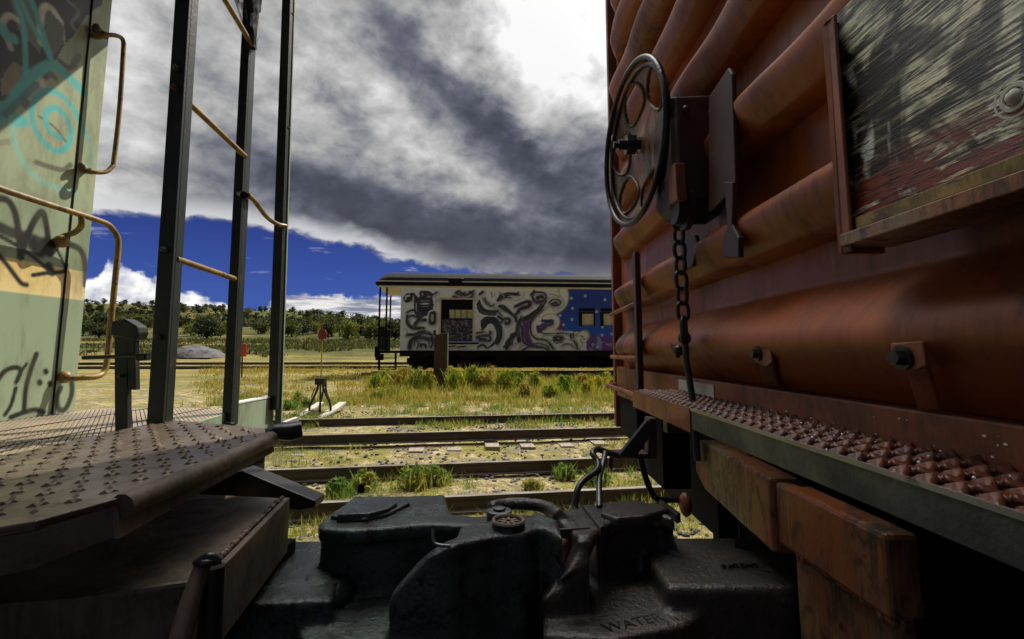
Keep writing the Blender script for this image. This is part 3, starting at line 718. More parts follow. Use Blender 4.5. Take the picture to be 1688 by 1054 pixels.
# buffer beam / striker casting
XS = .515
def hexpix(mb, pts_top_front, depth, zdrop): pass
bb = MB(); zt = H - .252
bb.box((XS, .70, zt - .115), (XS + .05, .945, zt))
bb.box((XS + .012, .945, zt - .125), (XS + .05, 1.10, zt - .008))
bb.prism([(XS, 1.00, zt), (XS, 1.36, zt + .012), (XS, 1.40, zt - .02), (XS, 1.40, zt - .085), (XS, 1.34, zt - .115), (XS, 1.00, zt - .145)], (.06, 0, 0))
beam = bb.build('striker_beam', 'beam_paint', bx, bevel=.007)
MB().box((XS + .02, .71, .30), (XS + .045, .96, zt - .116)).build('striker_leg', 'beam_paint', beam, bevel=.006)
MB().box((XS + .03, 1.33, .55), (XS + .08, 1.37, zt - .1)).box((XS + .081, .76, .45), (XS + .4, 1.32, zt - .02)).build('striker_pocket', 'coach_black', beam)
ws = MB(); random.seed(3)
for k in range(40):
    y = .71 + .006 * k + .0; ws.sphere((XS + .012, y, zt - .118 + random.uniform(-.004, .004)), random.uniform(.005, .009), 8, 5)
ws.build('weld_seam', 'beam_paint', beam, smooth=60)
# uncoupling lever and its bracket
ub = MB(); YU = 1.36
def P(px, py, Y=YU): return at(px, py, Y)
ub.prism([P(1070, 690), P(1083, 690), P(1083, 757), P(1070, 757)], (0, .05, 0)); ub.prism([P(1010, 748), P(1070, 748), P(1070, 757), P(1010, 757)], (0, .06, 0))
ubr = ub.build('lever_bracket', 'oxide_dark', bx, bevel=.003)
MB().prism([P(1018, 754, 1.34), P(1047, 756, 1.34), P(1078, 712, 1.34), P(1068, 692, 1.34)], (0, .02, 0)).build('bracket_gusset', 'black_iron', ubr, bevel=.002)
lv = MB().tube(smooth_path([P(947, 836, 1.2), P(952, 808, 1.22), P(963, 792, 1.24), P(984, 776, 1.27), P(986, 762, 1.3), P(977, 748, 1.32), P(985, 741, 1.34), P(1000, 746, 1.34), P(1020, 752, 1.35)], 5), .0085, 8)
lever = lv.build('uncoupling_lever', 'black_iron', bx, smooth=60)
MB().tube(smooth_path([P(998, 746, 1.33), P(994, 765, 1.3), P(988, 790, 1.26), P(988, 836, 1.2)], 5), .0075, 8).build('lever_rod', 'steel_grip', lever, smooth=60)
MB().tube(smooth_path([P(1056, 757, 1.37), P(1062, 780, 1.37), P(1072, 808, 1.37), P(1082, 822, 1.37), P(1100, 824, 1.38), P(1130, 824, 1.40)], 5), .0085, 8).build('lever_rod', 'black_iron', lever, smooth=60)
MB().prism([P(1004, 757, 1.33), P(1012, 750, 1.33), P(1009, 778, 1.33), P(1003, 768, 1.33)], (0, .01, 0)).build('lever_hook', 'oxide_dark', lever)
c_ = P(1130, 832, 1.38); MB().sphere(c_, .027, 14, 10, (.6, 1, 1.2)).build('hose_fitting', 'oxide_edge', bx, smooth=60)
MB().box((XS - .03, 1.6, ZF - .30), (XS + .06, 2.0, ZF - .06)).box((XS - .08, 1.72, ZF - .20), (XS - .03, 1.78, ZF - .06)).build('step_bracket', 'coach_black', bx, bevel=.004)

# ---- right coupler (part of the boxcar)
def top_poly(pix, drop): return [onz(a, b, H - drop) for a, b in pix]
rc = MB()
T = .37
rc.prism(top_poly([(899, 846), (917, 841), (956, 834), (992, 829), (1049, 823), (1088, 837), (1112, 855), (1086, 847), (1034, 853), (1008, 860), (987, 871), (979, 881), (977, 890), (953, 892), (948, 881), (930, 866)], T), (0, 0, -.03), 1.0)
rc.prism(top_poly([(985, 871), (1008, 860), (1034, 853), (1086, 847), (1113, 856), (1088, 836), (1049, 824), (985, 832), (960, 850)], T + .005), (.01, .0, -.16), 1.04)
# guard arm: narrow sloping rib towards the camera
stl = [(948, 881), (953, 894), (951, 910), (938, 934), (922, 957), (905, 984), (893, 1003)]; stt = [(979, 881), (977, 892), (969, 912), (958, 930), (945, 944), (922, 964), (904, 992)]
for i_ in range(6):
    ya, yb = 1.015 - .012 * i_, 1.015 - .012 * (i_ + 1)
    A_, B_, C_, D_ = at(*stl[i_], ya), at(*stt[i_], ya), at(*stt[i_ + 1], yb), at(*stl[i_ + 1], yb); dn = Vector((0, .10, -.02))
    rc.hexa([A_ + dn, B_ + dn, C_ + dn, D_ + dn, A_, B_, C_, D_])
rc.prism([(.06, .97, H - .48), (.15, .98, H - .40), (.155, 1.1, H - .40), (.06, 1.2, H - .48)], (0, 0, -.1))
# lower shelf
rc.prism([(.055, .925, H - .505), (.176, .905, H - .502), (.314, .945, H - .50), (.43, 1.03, H - .495), (.46, 1.25, H - .49), (.08, 1.25, H - .50)], (0, 0, -.34), 1.0)
# shank block
rc.prism([(.30, .985, H - .452), (.62, .985, H - .452), (.72, 1.24, H - .452), (.30, 1.24, H - .452)], (0, 0, -.22))
rc.prism([(.35, .95, H - .60), (.70, .93, H - .60), (.72, 1.24, H - .50), (.35, 1.24, H - .50)], (0, 0, -.22))
# knuckle arc behind
arcp = [onz(a, b, H - .362) for a, b in [(806, 838), (830, 832), (862, 831), (890, 834), (912, 842), (922, 852)]]
rc.tube(smooth_path(arcp, 4), .016, 8)
coup = cast('coupler', rc, 'iron_right', bx, .0065, 7, .55)
MB().prism(top_poly([(990, 845), (1000, 833), (1035, 828), (1083, 829), (1100, 838), (1062, 850), (1015, 854)], T - .009), (0, 0, -.02), 1.05).build('raised_pad', 'iron_right', coup, bevel=.005)
MB().prism(top_poly([(960, 833), (968, 832), (996, 866), (990, 870)], T - .008), (0, 0, -.02)).prism(top_poly([(905, 872), (972, 867), (973, 869), (906, 874)], T - .003), (0, 0, -.02)).build('cast_rib', 'iron_right', coup, bevel=.002)
MB().prism(top_poly([(1086, 824), (1092, 824), (1122, 846), (1116, 849)], T - .012), (0, 0, -.02)).build('cast_lug', 'black_iron', coup, bevel=.002)
MB().cyl(onz(1225, 902, H - .449), onz(1225, 902, H - .447), .018, 16).build('bolt_hole', 'coach_black', coup)
kf = MB().prism([onz(903, 850, H - .385), onz(922, 857, H - .385), onz(940, 884, H - .385), onz(925, 896, H - .385), onz(905, 884, H - .385)], (0, 0, -.14), 1.0)
cast('knuckle', kf, 'rust_face', coup, .006, 5, .5)
# raised cast lettering on the shelf
def text_obj(s_, name, size, loc, rot, mat, parent, ext=.0015):
    cu = bpy.data.curves.new(name, 'FONT'); cu.body = s_; cu.size = size; cu.extrude = ext; cu.resolution_u = 2
    o = bpy.data.objects.new(name, cu); COL.objects.link(o)
    dg = bpy.context.evaluated_depsgraph_get(); me = bpy.data.meshes.new_from_object(o.evaluated_get(dg)); bpy.data.objects.remove(o); bpy.data.curves.remove(cu)
    mt = Matrix.Translation(Vector(loc) - WPOS.get(parent.name, Vector())) @ rot; me.transform(mt); me.materials.append(M[mat]); me.name = name
    o = bpy.data.objects.new(name, me); COL.objects.link(o); o.parent = parent; return o
text_obj('WATER IL', 'cast_lettering', .036, (.170, .925, H - .503), Matrix.Rotation(R(17), 4, 'Z') @ Matrix.Rotation(R(0), 4, 'X'), 'coach_black', coup, .004)
text_obj('PATENT', 'cast_lettering', .022, (.44, 1.06, H - .448), Matrix.Rotation(R(3), 4, 'Z'), 'black_iron', coup, .002)

# ================================================================== CABOOSE (left)
XC, XD = -1.97, -1.14
cb = thing('caboose', (-6, 1.25, -.02), 'pale green caboose with yellow stripe and spray-painted end wall, filling the left side', 'caboose')
YC1 = onx(122, 688, XC).y; zdeck = H - .268
# painted end wall
step = .006; yy = np.arange(.15, YC1 - .0, step); zz = np.arange(zdeck, 3.62, step); Yg, Zg = np.meshgrid(yy, zz)
# photo coordinates of every wall point (only to place the paint where it is on the wall)
Cc = np.zeros(Yg.shape + (3,)); Cc[:] = (.34, .42, .28)
n1 = vnoise(Yg.shape, 60, 5); n2 = vnoise(Yg.shape, 14, 6); n3 = vnoise(Yg.shape, 5, 8)
def wz(px, py): q = onx(px, py, XC); return (q.y, q.z)
z_y1 = wz(60, 433)[1]; z_y0 = wz(60, 486)[1]; z_up = wz(60, 300)[1]
up = sst(Zg, z_y1 + .12, z_up + .1)
Cc[:] = Cc * (1 - up[..., None]) + np.array((.42, .49, .30)) * up[..., None]
mid = (Zg > z_y1) & (Zg < z_y1 + .25); blend(Cc, mid * .6 * sst(n1, .3, .6), (.26, .33, .18))
blend(Cc, sst(n1, .5, .75) * .5, (.30, .40, .27)); blend(Cc, sst(n2, .6, .8) * .35 * up, (.55, .42, .22))
ystr = (Zg > z_y0) & (Zg < z_y1); blend(Cc, ystr * 1.0, (.86, .66, .26)); blend(Cc, ystr * sst(n1, .5, .7) * .5, (.9, .78, .5))
def stroke(pts, wpx, col, alpha=1.0, soft=.4, smooth=True):
    q = [wz(*a) for a in pts]; q = sm2(q) if smooth else q
    wd = wpx / F * 2.0 / 2 * (1.3 if col[0] < .02 else 1.3 if col[1] > .5 else 1.1)
    d = seg_dist(Yg, Zg, q); msk = (1 - sst(d, wd * (1 - soft), wd * (1 + soft))) * alpha; blend(Cc, msk, col)
def fill(pts, col, alpha=1.0):
    q = [wz(*a) for a in pts]; m_ = inpoly(Yg + (n2 - .5) * .02, Zg + (n3 - .5) * .02, q); blend(Cc, m_ * alpha, col)
TQ = (.11, .56, .54); BK = (.012, .012, .012)
# black painted shapes, upper left
fill([(-60, -60), (175, -60), (168, 8), (140, 30), (118, 62), (98, 90), (80, 128), (40, 150), (-30, 190)], (.05, .05, .045))
fill([(-40, 20), (60, 40), (78, 92), (60, 118), (10, 112), (-40, 150)], BK); fill([(40, -40), (68, 30), (66, 90), (30, 50), (10, -30)], (.20, .20, .16))
stroke([(68, 70), (67, 35), (72, 14), (84, 14), (100, 36)], 9, (.80, .78, .70)); stroke([(104, 45), (107, 72)], 4, (.4, .42, .35))
fill([(74, 60), (73, 30), (80, 18), (92, 26), (104, 45), (106, 74), (90, 92), (80, 84)], (.16, .16, .12))
stroke([(18, 80), (5, 40), (16, 26), (30, 34)], 7, (.66, .64, .56)); stroke([(4, 46), (12, 60), (22, 64)], 12, TQ)
fill([(0, 130), (20, 100), (44, 112), (30, 150), (4, 160)], (.30, .25, .14)); stroke([(110, 0), (130, 20), (118, 40), (135, 60)], 5, (.35, .35, .30), .8)
for q in ([(52, 135), (66, 128), (70, 140)], [(60, 140), (50, 150)]): stroke(q, 9, (.75, .70, .55), .9)
stroke([(98, 100), (112, 112), (122, 108)], 8, (.13, .10, .06), .9); stroke([(128, 96), (120, 108), (130, 92)], 10, (.20, .18, .12), .8)
stroke([(74, 128), (84, 122), (90, 128)], 9, (.16, .11, .07), .8)
stroke([(36, 160), (44, 168), (40, 174)], 9, (.10, .09, .07), .7); stroke([(64, 192), (90, 210), (112, 238)], 3.5, (.08, .06, .05), .8)
stroke([(60, 268), (84, 276), (104, 280), (116, 272)], 8, (.10, .09, .06), .8); stroke([(0, 236), (20, 232)], 8, (.2, .18, .12), .5)
# turquoise lines and spiral
stroke([(22, -10), (38, 40), (42, 90), (42, 125)], 7, TQ); stroke([(30, -10), (52, 40), (70, 70), (84, 96)], 7, TQ); stroke([(48, -10), (66, 40), (84, 96)], 8, TQ)
stroke([(-10, 205), (14, 175), (48, 130), (84, 108), (108, 122), (138, 152)], 13, TQ); stroke([(0, 178), (20, 196), (36, 200)], 16, TQ); stroke([(60, 140), (30, 168), (10, 190)], 10, (.08, .22, .22), .8)
sp_pts = []
stroke([(100, 228), (86, 220), (76, 204), (76, 186), (90, 178), (106, 190), (116, 212), (114, 236), (98, 250), (78, 240), (60, 216), (52, 188), (60, 162), (80, 150), (104, 160), (126, 188), (142, 224)], 8, TQ)
stroke([(20, 196), (22, 230), (40, 270), (70, 300), (100, 312), (125, 316)], 9, (.28, .58, .48), .75); stroke([(142, 224), (150, 250), (146, 285)], 7, (.28, .58, .48), .7)
# lower black tags
stroke([(-6, 326), (14, 332), (26, 356), (32, 400), (34, 424)], 8.5, BK); stroke([(34, 424), (44, 392), (58, 362), (70, 350), (76, 370), (80, 400)], 8.5, BK)
stroke([(-6, 372), (20, 384), (50, 392), (74, 404)], 13, BK, .95); stroke([(56, 404), (66, 414), (76, 402)], 18, BK); stroke([(82, 418), (88, 404), (96, 396)], 10, BK)
stroke([(-6, 386), (26, 404), (60, 428), (84, 450)], 5, BK); stroke([(80, 438), (86, 450)], 10, BK); stroke([(54, 454), (80, 450), (104, 448), (110, 438)], 5.5, BK); stroke([(94, 412), (104, 432), (108, 446)], 4, BK)
stroke([(-4, 418), (14, 440), (34, 466), (44, 470)], 6, BK); stroke([(112, 402), (132, 412), (140, 434), (141, 470)], 9, BK, .9)
stroke([(-6, 630), (8, 612), (26, 606), (34, 612), (28, 628)], 6, BK); stroke([(44, 600), (34, 614), (26, 632)], 4, BK); stroke([(26, 640), (18, 668), (8, 684)], 5, BK)
stroke([(60, 584), (50, 612), (42, 644), (40, 674)], 6.5, BK); stroke([(18, 688), (40, 680), (58, 676), (72, 680)], 6.5, BK)
for a in ((75, 612), (65, 630), (82, 632)): stroke([a, (a[0] + 1, a[1] + 2)], 7, BK)
stroke([(100, 640), (94, 655), (96, 674), (108, 674), (118, 650), (118, 628)], 7.5, BK, .92)
Pw = np.stack([np.full(Yg.shape, XC), Yg, Zg], -1); wm = attrmat('graffiti_wall', .42, .25, 30, .50)
wall = painted_grid('end_wall', Pw, Cc, cb, wm)
# rounded corner strip, side, seam, roof
seamy = onx(121, 320, XC).y
MB().box((XC + .0005, seamy - .004, zdeck), (XC + .004, seamy + .002, 3.62)).build('panel_seam', 'coach_black', wall)
MB().box((-12.5, .15, zdeck - .25), (XC - .006, YC1 - .001, 3.62)).build('side_wall', 'green_light', cb)
rf = MB().box((-12.6, -.2, 3.63), (XD + .12, 2.73, 3.70)); rf.build('roof', 'green_light', cb, bevel=.01)
# deck grating
dk = MB(); DX0, DX1, DY0, DY1 = XC + .006, XD - .005, .1, 2.34
s_ = .026; L_ = 3.0; k_ = -4
nb = int((DY1 - DY0 + (DX1 - DX0)) / s_) + 2
def clip_line(p, d):
    t0, t1 = -10, 10
    for a, lo, hi in ((0, DX0, DX1), (1, DY0, DY1)):
        if abs(d[a]) < 1e-9: continue
        u0, u1 = (lo - p[a]) / d[a], (hi - p[a]) / d[a]
        if u0 > u1: u0, u1 = u1, u0
        t0, t1 = max(t0, u0), min(t1, u1)
    return t0, t1
for i in range(190):
    p0 = (DX1, DY0 - .0 + i * .0235); d = (-.62, .785); t0, t1 = clip_line(p0, d)
    if t1 - t0 > .02: dk.bar((p0[0] + d[0] * t0, p0[1] + d[1] * t0, zdeck - .007), (p0[0] + d[0] * t1, p0[1] + d[1] * t1, zdeck - .007), .0115, .014)
grate = dk.build('deck_grating', 'deck_grate', cb)
MB().box((DX0, DY0, zdeck - .045), (DX1, DY1, zdeck - .022)).build('deck_floor', 'black_iron', cb)
sm3 = MB()
for x in (XD - .30, XD - .58): sm3.box((x - .004, DY0, zdeck - .004), (x + .004, DY1, zdeck + .002))
sm3.build('deck_seam', 'black_iron', cb)
# end plate (pale green toe board)
ep = MB().prism([(XD, 1.63, zdeck - .20), (XD, 2.33, zdeck - .20), (XD, 2.33, H - .215), (XD, 2.02, H - .215), (XD, 1.99, H - .24), (XD, 1.80, H - .25), (XD, 1.63, H - .29)], (.012, 0, 0))
epl = ep.build('toe_board', 'green_light', cb, bevel=.002)
MB().box((XD - .03, 1.98, H - .2148), (XD + .014, 2.33, H - .209)).build('toe_board_cap', 'coach_white', epl)
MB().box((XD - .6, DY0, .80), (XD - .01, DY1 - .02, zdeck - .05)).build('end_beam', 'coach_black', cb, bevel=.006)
# posts: C-channels with bolt heads
def post(pb, pt, Yv, w_px, dy, mat='green_post', lit=True):
    a = at(pb[0], pb[1], Yv); b_ = at(pt[0], pt[1], Yv); d = (b_ - a).normalized(); ww = w_px / F * Yv
    mb = MB(); mb.bar(a, b_, ww, .012, (0, 1, 0))
    r_ = Vector((1, 0, 0)); mb.bar(a + r_ * (ww / 2 - .005) + Vector((0, dy / 2, 0)), b_ + r_ * (ww / 2 - .005) + Vector((0, dy / 2, 0)), .010, dy, (0, 1, 0)) if False else None
    mb.bar(a + Vector((ww / 2 - .004, dy / 2 + .006, 0)), b_ + Vector((ww / 2 - .004, dy / 2 + .006, 0)), .008, dy, (0, 1, 0))
    mb.bar(a + Vector((-ww / 2 + .004, dy / 2 + .006, 0)), b_ + Vector((-ww / 2 + .004, dy / 2 + .006, 0)), .008, dy, (0, 1, 0))
    return mb, a, b_, d, ww
def extend(pb, pt, top): s_ = (pt[0] - pb[0]) / (pt[1] - pb[1]); return (pb[0] + s_ * (top - pb[1]), top)
mb, a1, b1, d1, w1 = post((256, 712), extend((256, 712), (301, 20), -330), 1.53, 26, .035)
ladder_l = mb.build('end_ladder', 'green_post', cb, bevel=.002)
bo = MB()
for (px, py) in ((292, 114), (289, 146), (273, 412), (262, 556)):
    c_ = at(px, py, 1.52); MB().cyl(c_, c_ - Vector((0, .014, 0)), .009, 8).sphere(c_ - Vector((0, .014, 0)), .008, 8, 5).build('bolt', 'brown_steel', ladder_l, smooth=40)
mb, a2, b2, d2, w2 = post((374, 702), extend((374, 702), (406, 60), -330), 1.95, 15, .04)
mb.build('stile', 'green_post', ladder_l, bevel=.002)
MB().cyl(at(371, 700, 1.93), at(386, 702, 1.93), .012, 8).build('bolt', 'black_iron', ladder_l, smooth=40)
MB().cyl(at(396, 320, 1.95), at(402, 322, 1.93), .016, 10).build('bolt', 'black_iron', ladder_l, smooth=40)
# rungs: bowed round bars
def rung(p, q, bow=0.0, r=.0105):
    a, b_ = Vector(p), Vector(q); m1 = a.lerp(b_, .5) + Vector((0, 0, -bow))
    MB().tube(smooth_path([a, m1, b_], 6), r, 10).build('rung', 'yellow_rail', ladder_l, smooth=60)
rung(at(304, 163, 1.545), at(404, 258, 1.96)); rung(at(290, 427, 1.545), at(390, 461, 1.96)); rung(at(335, -60, 1.545), at(415, 74, 1.96))
# corner post
mb, a3, b3, d3, w3 = post((449, 676), extend((449, 676), (472, 20), -330), 2.30, 15, .03)
cpost = mb.build('corner_post', 'green_post', cb, bevel=.002)
MB().bar(at(459, 700, 2.335), at(*extend((459, 690), (481, 20), -330), 2.335), .03, .012, (0, 1, 0)).build('post_flange', 'green_light', cpost, bevel=.002)
bo = MB()
for (px, py) in ((482, 25), (476, 212), (466, 411), (459, 594)):
    c_ = at(px, py, 2.325); MB().cyl(c_, c_ - Vector((0, .012, 0)), .006, 8).build('bolt', 'black_iron', cpost, smooth=40)
hr = MB().tube(smooth_path([at(409, 322, 1.96), at(420, 332, 2.02), at(440, 358, 2.16), at(458, 370, 2.26), at(471, 373, 2.31)], 6), .0105, 10)
hrail = hr.build('hand_rail', 'yellow_rail', cb, smooth=60)
MB().tube([at(470, 380, 2.37), at(466, 500, 2.37), at(463, 606, 2.37)], .012, 10).build('hand_rail', 'yellow_rail', cb, smooth=60)
# grab iron at the wall corner (upper)
def W_(px, py, off=.10): return onx(px, py, XC + off)
gi = MB().tube(smooth_path([W_(152, 60, .0), W_(163, 62, .05), W_(178, 58, .07), W_(195, 60, .075), W_(203, 68, .075), W_(203, 90, .075), W_(197, 180, .075), W_(188, 262, .075), W_(184, 276, .075), W_(172, 284, .07), W_(150, 284, .05), W_(138, 283, .0)], 6), .010, 10)
grab = gi.build('grab_iron', 'yellow_rail', cb, smooth=60)
for q_, r_ in ((W_(162, 52, .02), .030), (W_(138, 278, .02), .026)):
    cast('grab_bracket', MB().sphere(q_, r_, 12, 8, (.5, 1.2, .8)).sphere(q_ + Vector((.015, .02, -.006)), r_ * .6, 10, 6).sphere(q_ + Vector((.01, -.022, .006)), r_ * .55, 10, 6), 'brown_steel', grab, .004, 3, .5)
# long curved hand rail lower
gi = MB().tube(smooth_path([W_(-60, 290, .10), W_(0, 311, .10), W_(60, 331, .10), W_(120, 350, .10), W_(160, 363, .10), W_(180, 372, .10), W_(192, 388, .10), W_(195, 405, .10), W_(190, 460, .10), W_(182, 540, .10), W_(177, 590, .10), W_(172, 612, .10), W_(160, 621, .10), W_(140, 623, .08), W_(108, 625, .03)], 6), .0125, 12)
gi.sphere(W_(107, 622, .02), .027, 14, 10)
lrail = gi.build('hand_rail', 'yellow_rail', cb, smooth=60)
MB().tube(smooth_path([W_(134, 354, .10), W_(134, 372, .09), W_(122, 384, .05), W_(104, 390, .02), W_(92, 400, 0)], 5), .012, 10).sphere(W_(102, 398, .02), .028, 12, 8).sphere(W_(104, 398, .03), .012, 10, 6).build('rail_bracket', 'yellow_rail', lrail, smooth=60)
# brake staff / latch post in front of the hand rail
sx = MB(); Yl = 1.62
sx.prism([at(189, 714, Yl), at(210, 714, Yl), at(209, 545, Yl), at(188, 545, Yl)], (0, .02, 0)); sx.prism([at(211, 643, Yl), at(224, 643, Yl), at(222, 545, Yl), at(208, 545, Yl)], (0, .02, 0))
latch = sx.build('gate_latch', 'green_post', cb, bevel=.002)
MB().prism([at(180, 553, Yl - .02), at(182, 530, Yl - .02), at(205, 525, Yl - .02), at(226, 538, Yl - .02), at(228, 550, Yl - .02), at(222, 562, Yl - .02)], (0, .05, 0)).build('latch_cap', 'green_post', latch, bevel=.006)
MB().tube([at(137, 590, Yl), at(200, 588, Yl), at(240, 588, Yl - .03)], .007, 8).cyl(at(228, 589, Yl - .02), at(246, 588, Yl - .02), .013, 8).build('latch_handle', 'black_iron', latch, smooth=50)
c_ = at(203, 620, Yl); MB().cyl(c_, c_ - Vector((0, .02, 0)), .006, 8).build('bolt', 'steel_grip', latch, smooth=50)
# fold-down crossover plate with raised tread
ZP = H - .212
cr = [Vector((XD + .012, .30, ZP - .028)), Vector((-.72, .52, ZP - .034)), Vector((-.645, .62, ZP - .012)), Vector((-.545, 1.13, ZP + .014)), Vector((-.60, 1.24, ZP + .012)), Vector((XD + .012, 1.62, ZP - .01))]
cr[1] = at(60, 862, .60); cr[2] = at(196, 822, .68); cr[3] = at(447, 712, 1.13)
pl = MB().prism(cr, (0, 0, -.012))
plate = pl.build('crossover_plate', 'tread_plate', cb, bevel=.002)
# triangulate-safe tread bumps following the plate
def plane_z(x, y):
    # least squares plane through corners
    return coef[0] * x + coef[1] * y + coef[2]
Am = np.array([[q.x, q.y, 1] for q in cr]); coef = np.linalg.lstsq(Am, np.array([q.z for q in cr]), rcond=None)[0]
for v_ in plate.data.vertices: pass
tb = MB(); polyxy = [(q.x, q.y) for q in cr]
def inside(x, y, poly):
    ins = False; n = len(poly)
    for i in range(n):
        x0, y0 = poly[i]; x1, y1 = poly[i - 1]
        if (y0 > y) != (y1 > y) and x < (x1 - x0) * (y - y0) / (y1 - y0) + x0: ins = not ins
    return ins
# refit the plate itself on its mean plane so bumps sit on it
for v_ in plate.data.vertices:
    wx, wy = v_.co.x + WPOS[plate.name].x, v_.co.y + WPOS[plate.name].y; top = v_.co.z
pl2 = MB().prism([(q.x, q.y, plane_z(q.x, q.y)) for q in cr], (0, 0, -.012)); old = plate.data
tmp = pl2.build('crossover_plate', 'tread_plate', cb, bevel=.002); plate.data = tmp.data; bpy.data.objects.remove(tmp)
ang = R(38); ca_, sa_ = math.cos(ang), math.sin(ang)
for i in range(-60, 60):
    for j in range(-60, 60):
        u, v_ = i * .036, j * .036 + (.018 if i % 2 else 0)
        x = -.85 + u * ca_ - v_ * sa_; y = .95 + u * sa_ + v_ * ca_
        if not inside(x, y, polyxy) or not all(inside(x + a, y + b_, polyxy) for a, b_ in ((.02, 0), (-.02, 0), (0, .02), (0, -.02))): continue
        z = plane_z(x, y); b0 = len(tb.v); g_ = random.uniform(.65, 1.1)
        rot = ang + (R(90) if (i + j) % 2 else 0) + random.uniform(-.18, .18); c0, s0 = math.cos(rot), math.sin(rot)
        for (pu, pv, pz) in ((-.013, 0, 0), (0, -.0045, 0), (.013, 0, 0), (0, .0045, 0), (-.006, 0, .0045), (.006, 0, .0045)):
            tb.v.append((x + (pu * c0 - pv * s0) * g_, y + (pu * s0 + pv * c0) * g_, z + pz * g_ - .0002))
        tb.f += [(b0, b0 + 1, b0 + 4), (b0 + 1, b0 + 2, b0 + 5), (b0 + 1, b0 + 5, b0 + 4), (b0 + 2, b0 + 3, b0 + 5), (b0 + 3, b0, b0 + 4), (b0 + 3, b0 + 4, b0 + 5)]
tb.build('tread_bumps', 'tread_plate', plate)
def pz(x, y, dz=0): return Vector((x, y, plane_z(x, y) + dz))
e2, e3, e1 = cr[2], cr[3], cr[1]
lip = MB().tube(smooth_path([pz(e2.x + .004, e2.y, -.012), pz((e2.x * 2 + e3.x) / 3 + .006, (e2.y * 2 + e3.y) / 3, -.012), pz((e2.x + 2 * e3.x) / 3 + .004, (e2.y + 2 * e3.y) / 3, -.010), pz(e3.x, e3.y, -.006)], 6), [.017] * 19, 10)
lip.prism([pz(e2.x - .002, e2.y - .002, -.004), pz(e3.x, e3.y, -.004), pz(e3.x + .010, e3.y, -.035), pz(e2.x + .012, e2.y - .01, -.05)], (-.006, 0, 0))
lip.prism([pz(cr[0].x, cr[0].y, -.006), pz(e1.x, e1.y, -.006), pz(e2.x, e2.y, -.006), pz(e2.x, e2.y, -.05), pz(e1.x, e1.y, -.055), pz(cr[0].x, cr[0].y, -.06)], (.0, .008, 0))
lip.build('rolled_edge', 'brown_steel', plate, smooth=40)
nub = MB().tube([at(440, 716, 1.14), at(452, 712, 1.15), at(478, 712, 1.17), at(498, 708, 1.18)], [.014, .018, .022, .02], 12)
nub.build('hinge_barrel', 'black_iron', plate, smooth=40)
MB().bar(at(468, 700, 1.30), at(490, 692, 1.34), .014, .014).build('hinge_pin', 'coach_white', plate)
# wedge-shaped support under the plate
wd = MB().prism([at(300, 812, 1.22), at(398, 776, 1.22), at(520, 826, 1.22), at(519, 838, 1.22), at(494, 842, 1.22), at(380, 830, 1.22)], (0, .06, 0)); wd.build('support_wedge', 'black_iron', cb, bevel=.003)
# draft block below plate
ZK = H - .33
db = MB()
tl = [(-1.14, 1.20, ZK + .01), (-.515, 1.14, ZK), (-.455, .755, ZK - .005), (-.60, .70, ZK - .005), (-1.14, .60, ZK + .0)]
db.prism(tl, (0, 0, -.11))
blk = db.build('draft_block', 'brown_steel', cb, bevel=.006)
MB().prism([(-.500, 1.13, ZK + .0035), (-.4435, .755, ZK - .0015), (-.456, .755, ZK - .0015), (-.513, 1.13, ZK + .0035)], (0, 0, -.118)).build('cover_strap', 'brown_steel', blk, bevel=.003)
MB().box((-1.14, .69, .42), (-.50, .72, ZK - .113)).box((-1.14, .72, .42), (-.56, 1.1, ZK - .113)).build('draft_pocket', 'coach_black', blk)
wdl = MB(); random.seed(9)
for k in range(34):
    f_ = k / 33; wdl.sphere((-.513 + .06 * f_ - .006, 1.13 - .375 * f_, ZK + .001), random.uniform(.004, .008), 8, 5)
wdl.build('weld_seam', 'brown_steel', blk, smooth=60)
MB().tube([at(334, 932, .735), at(316, 985, .72), at(292, 1070, .70)], [.011, .013, .014], 12).build('hanger_pipe', 'brown_steel', cb, smooth=50)
MB().sphere(at(338, 926, .735), .013, 12, 8, (1.3, 1, .6)).tube(smooth_path([at(326, 930, .73), at(345, 918, .735), at(362, 926, .74)], 4), .007, 8).cyl(at(355, 930, .74), at(355, 918, .74), .009, 6).build('hanger_bolt', 'black_iron', cb, smooth=50)
MB().tube([at(352, 934, .75), at(346, 1080, .75)], .016, 10).build('hanger_pipe', 'black_iron', cb, smooth=50)
MB().box((-.62, 1.13, .50), (-.50, 1.17, ZK - .1)).build('pocket_post', 'coach_black', blk)

# ---- left coupler (part of the caboose)
lc = MB()
lc.prism(top_poly([(526, 871), (524, 862), (552, 840), (570, 829), (591, 819), (656, 817), (734, 814), (739, 834), (744, 846), (783, 850), (835, 846), (812, 857), (786, 868), (734, 865), (703, 864), (640, 870), (580, 875)], T), (0, 0, -.03), 1.0)
lc.prism(top_poly([(530, 868), (556, 842), (592, 822), (734, 818), (740, 848), (760, 862), (703, 862), (600, 872)], T + .004), (-.004, 0, -.16), 1.03)
lc.prism(top_poly([(747, 899), (812, 884), (864, 879), (892, 868), (893, 856), (872, 848), (830, 846), (800, 862)], T + .003), (0, 0, -.16), 1.0)
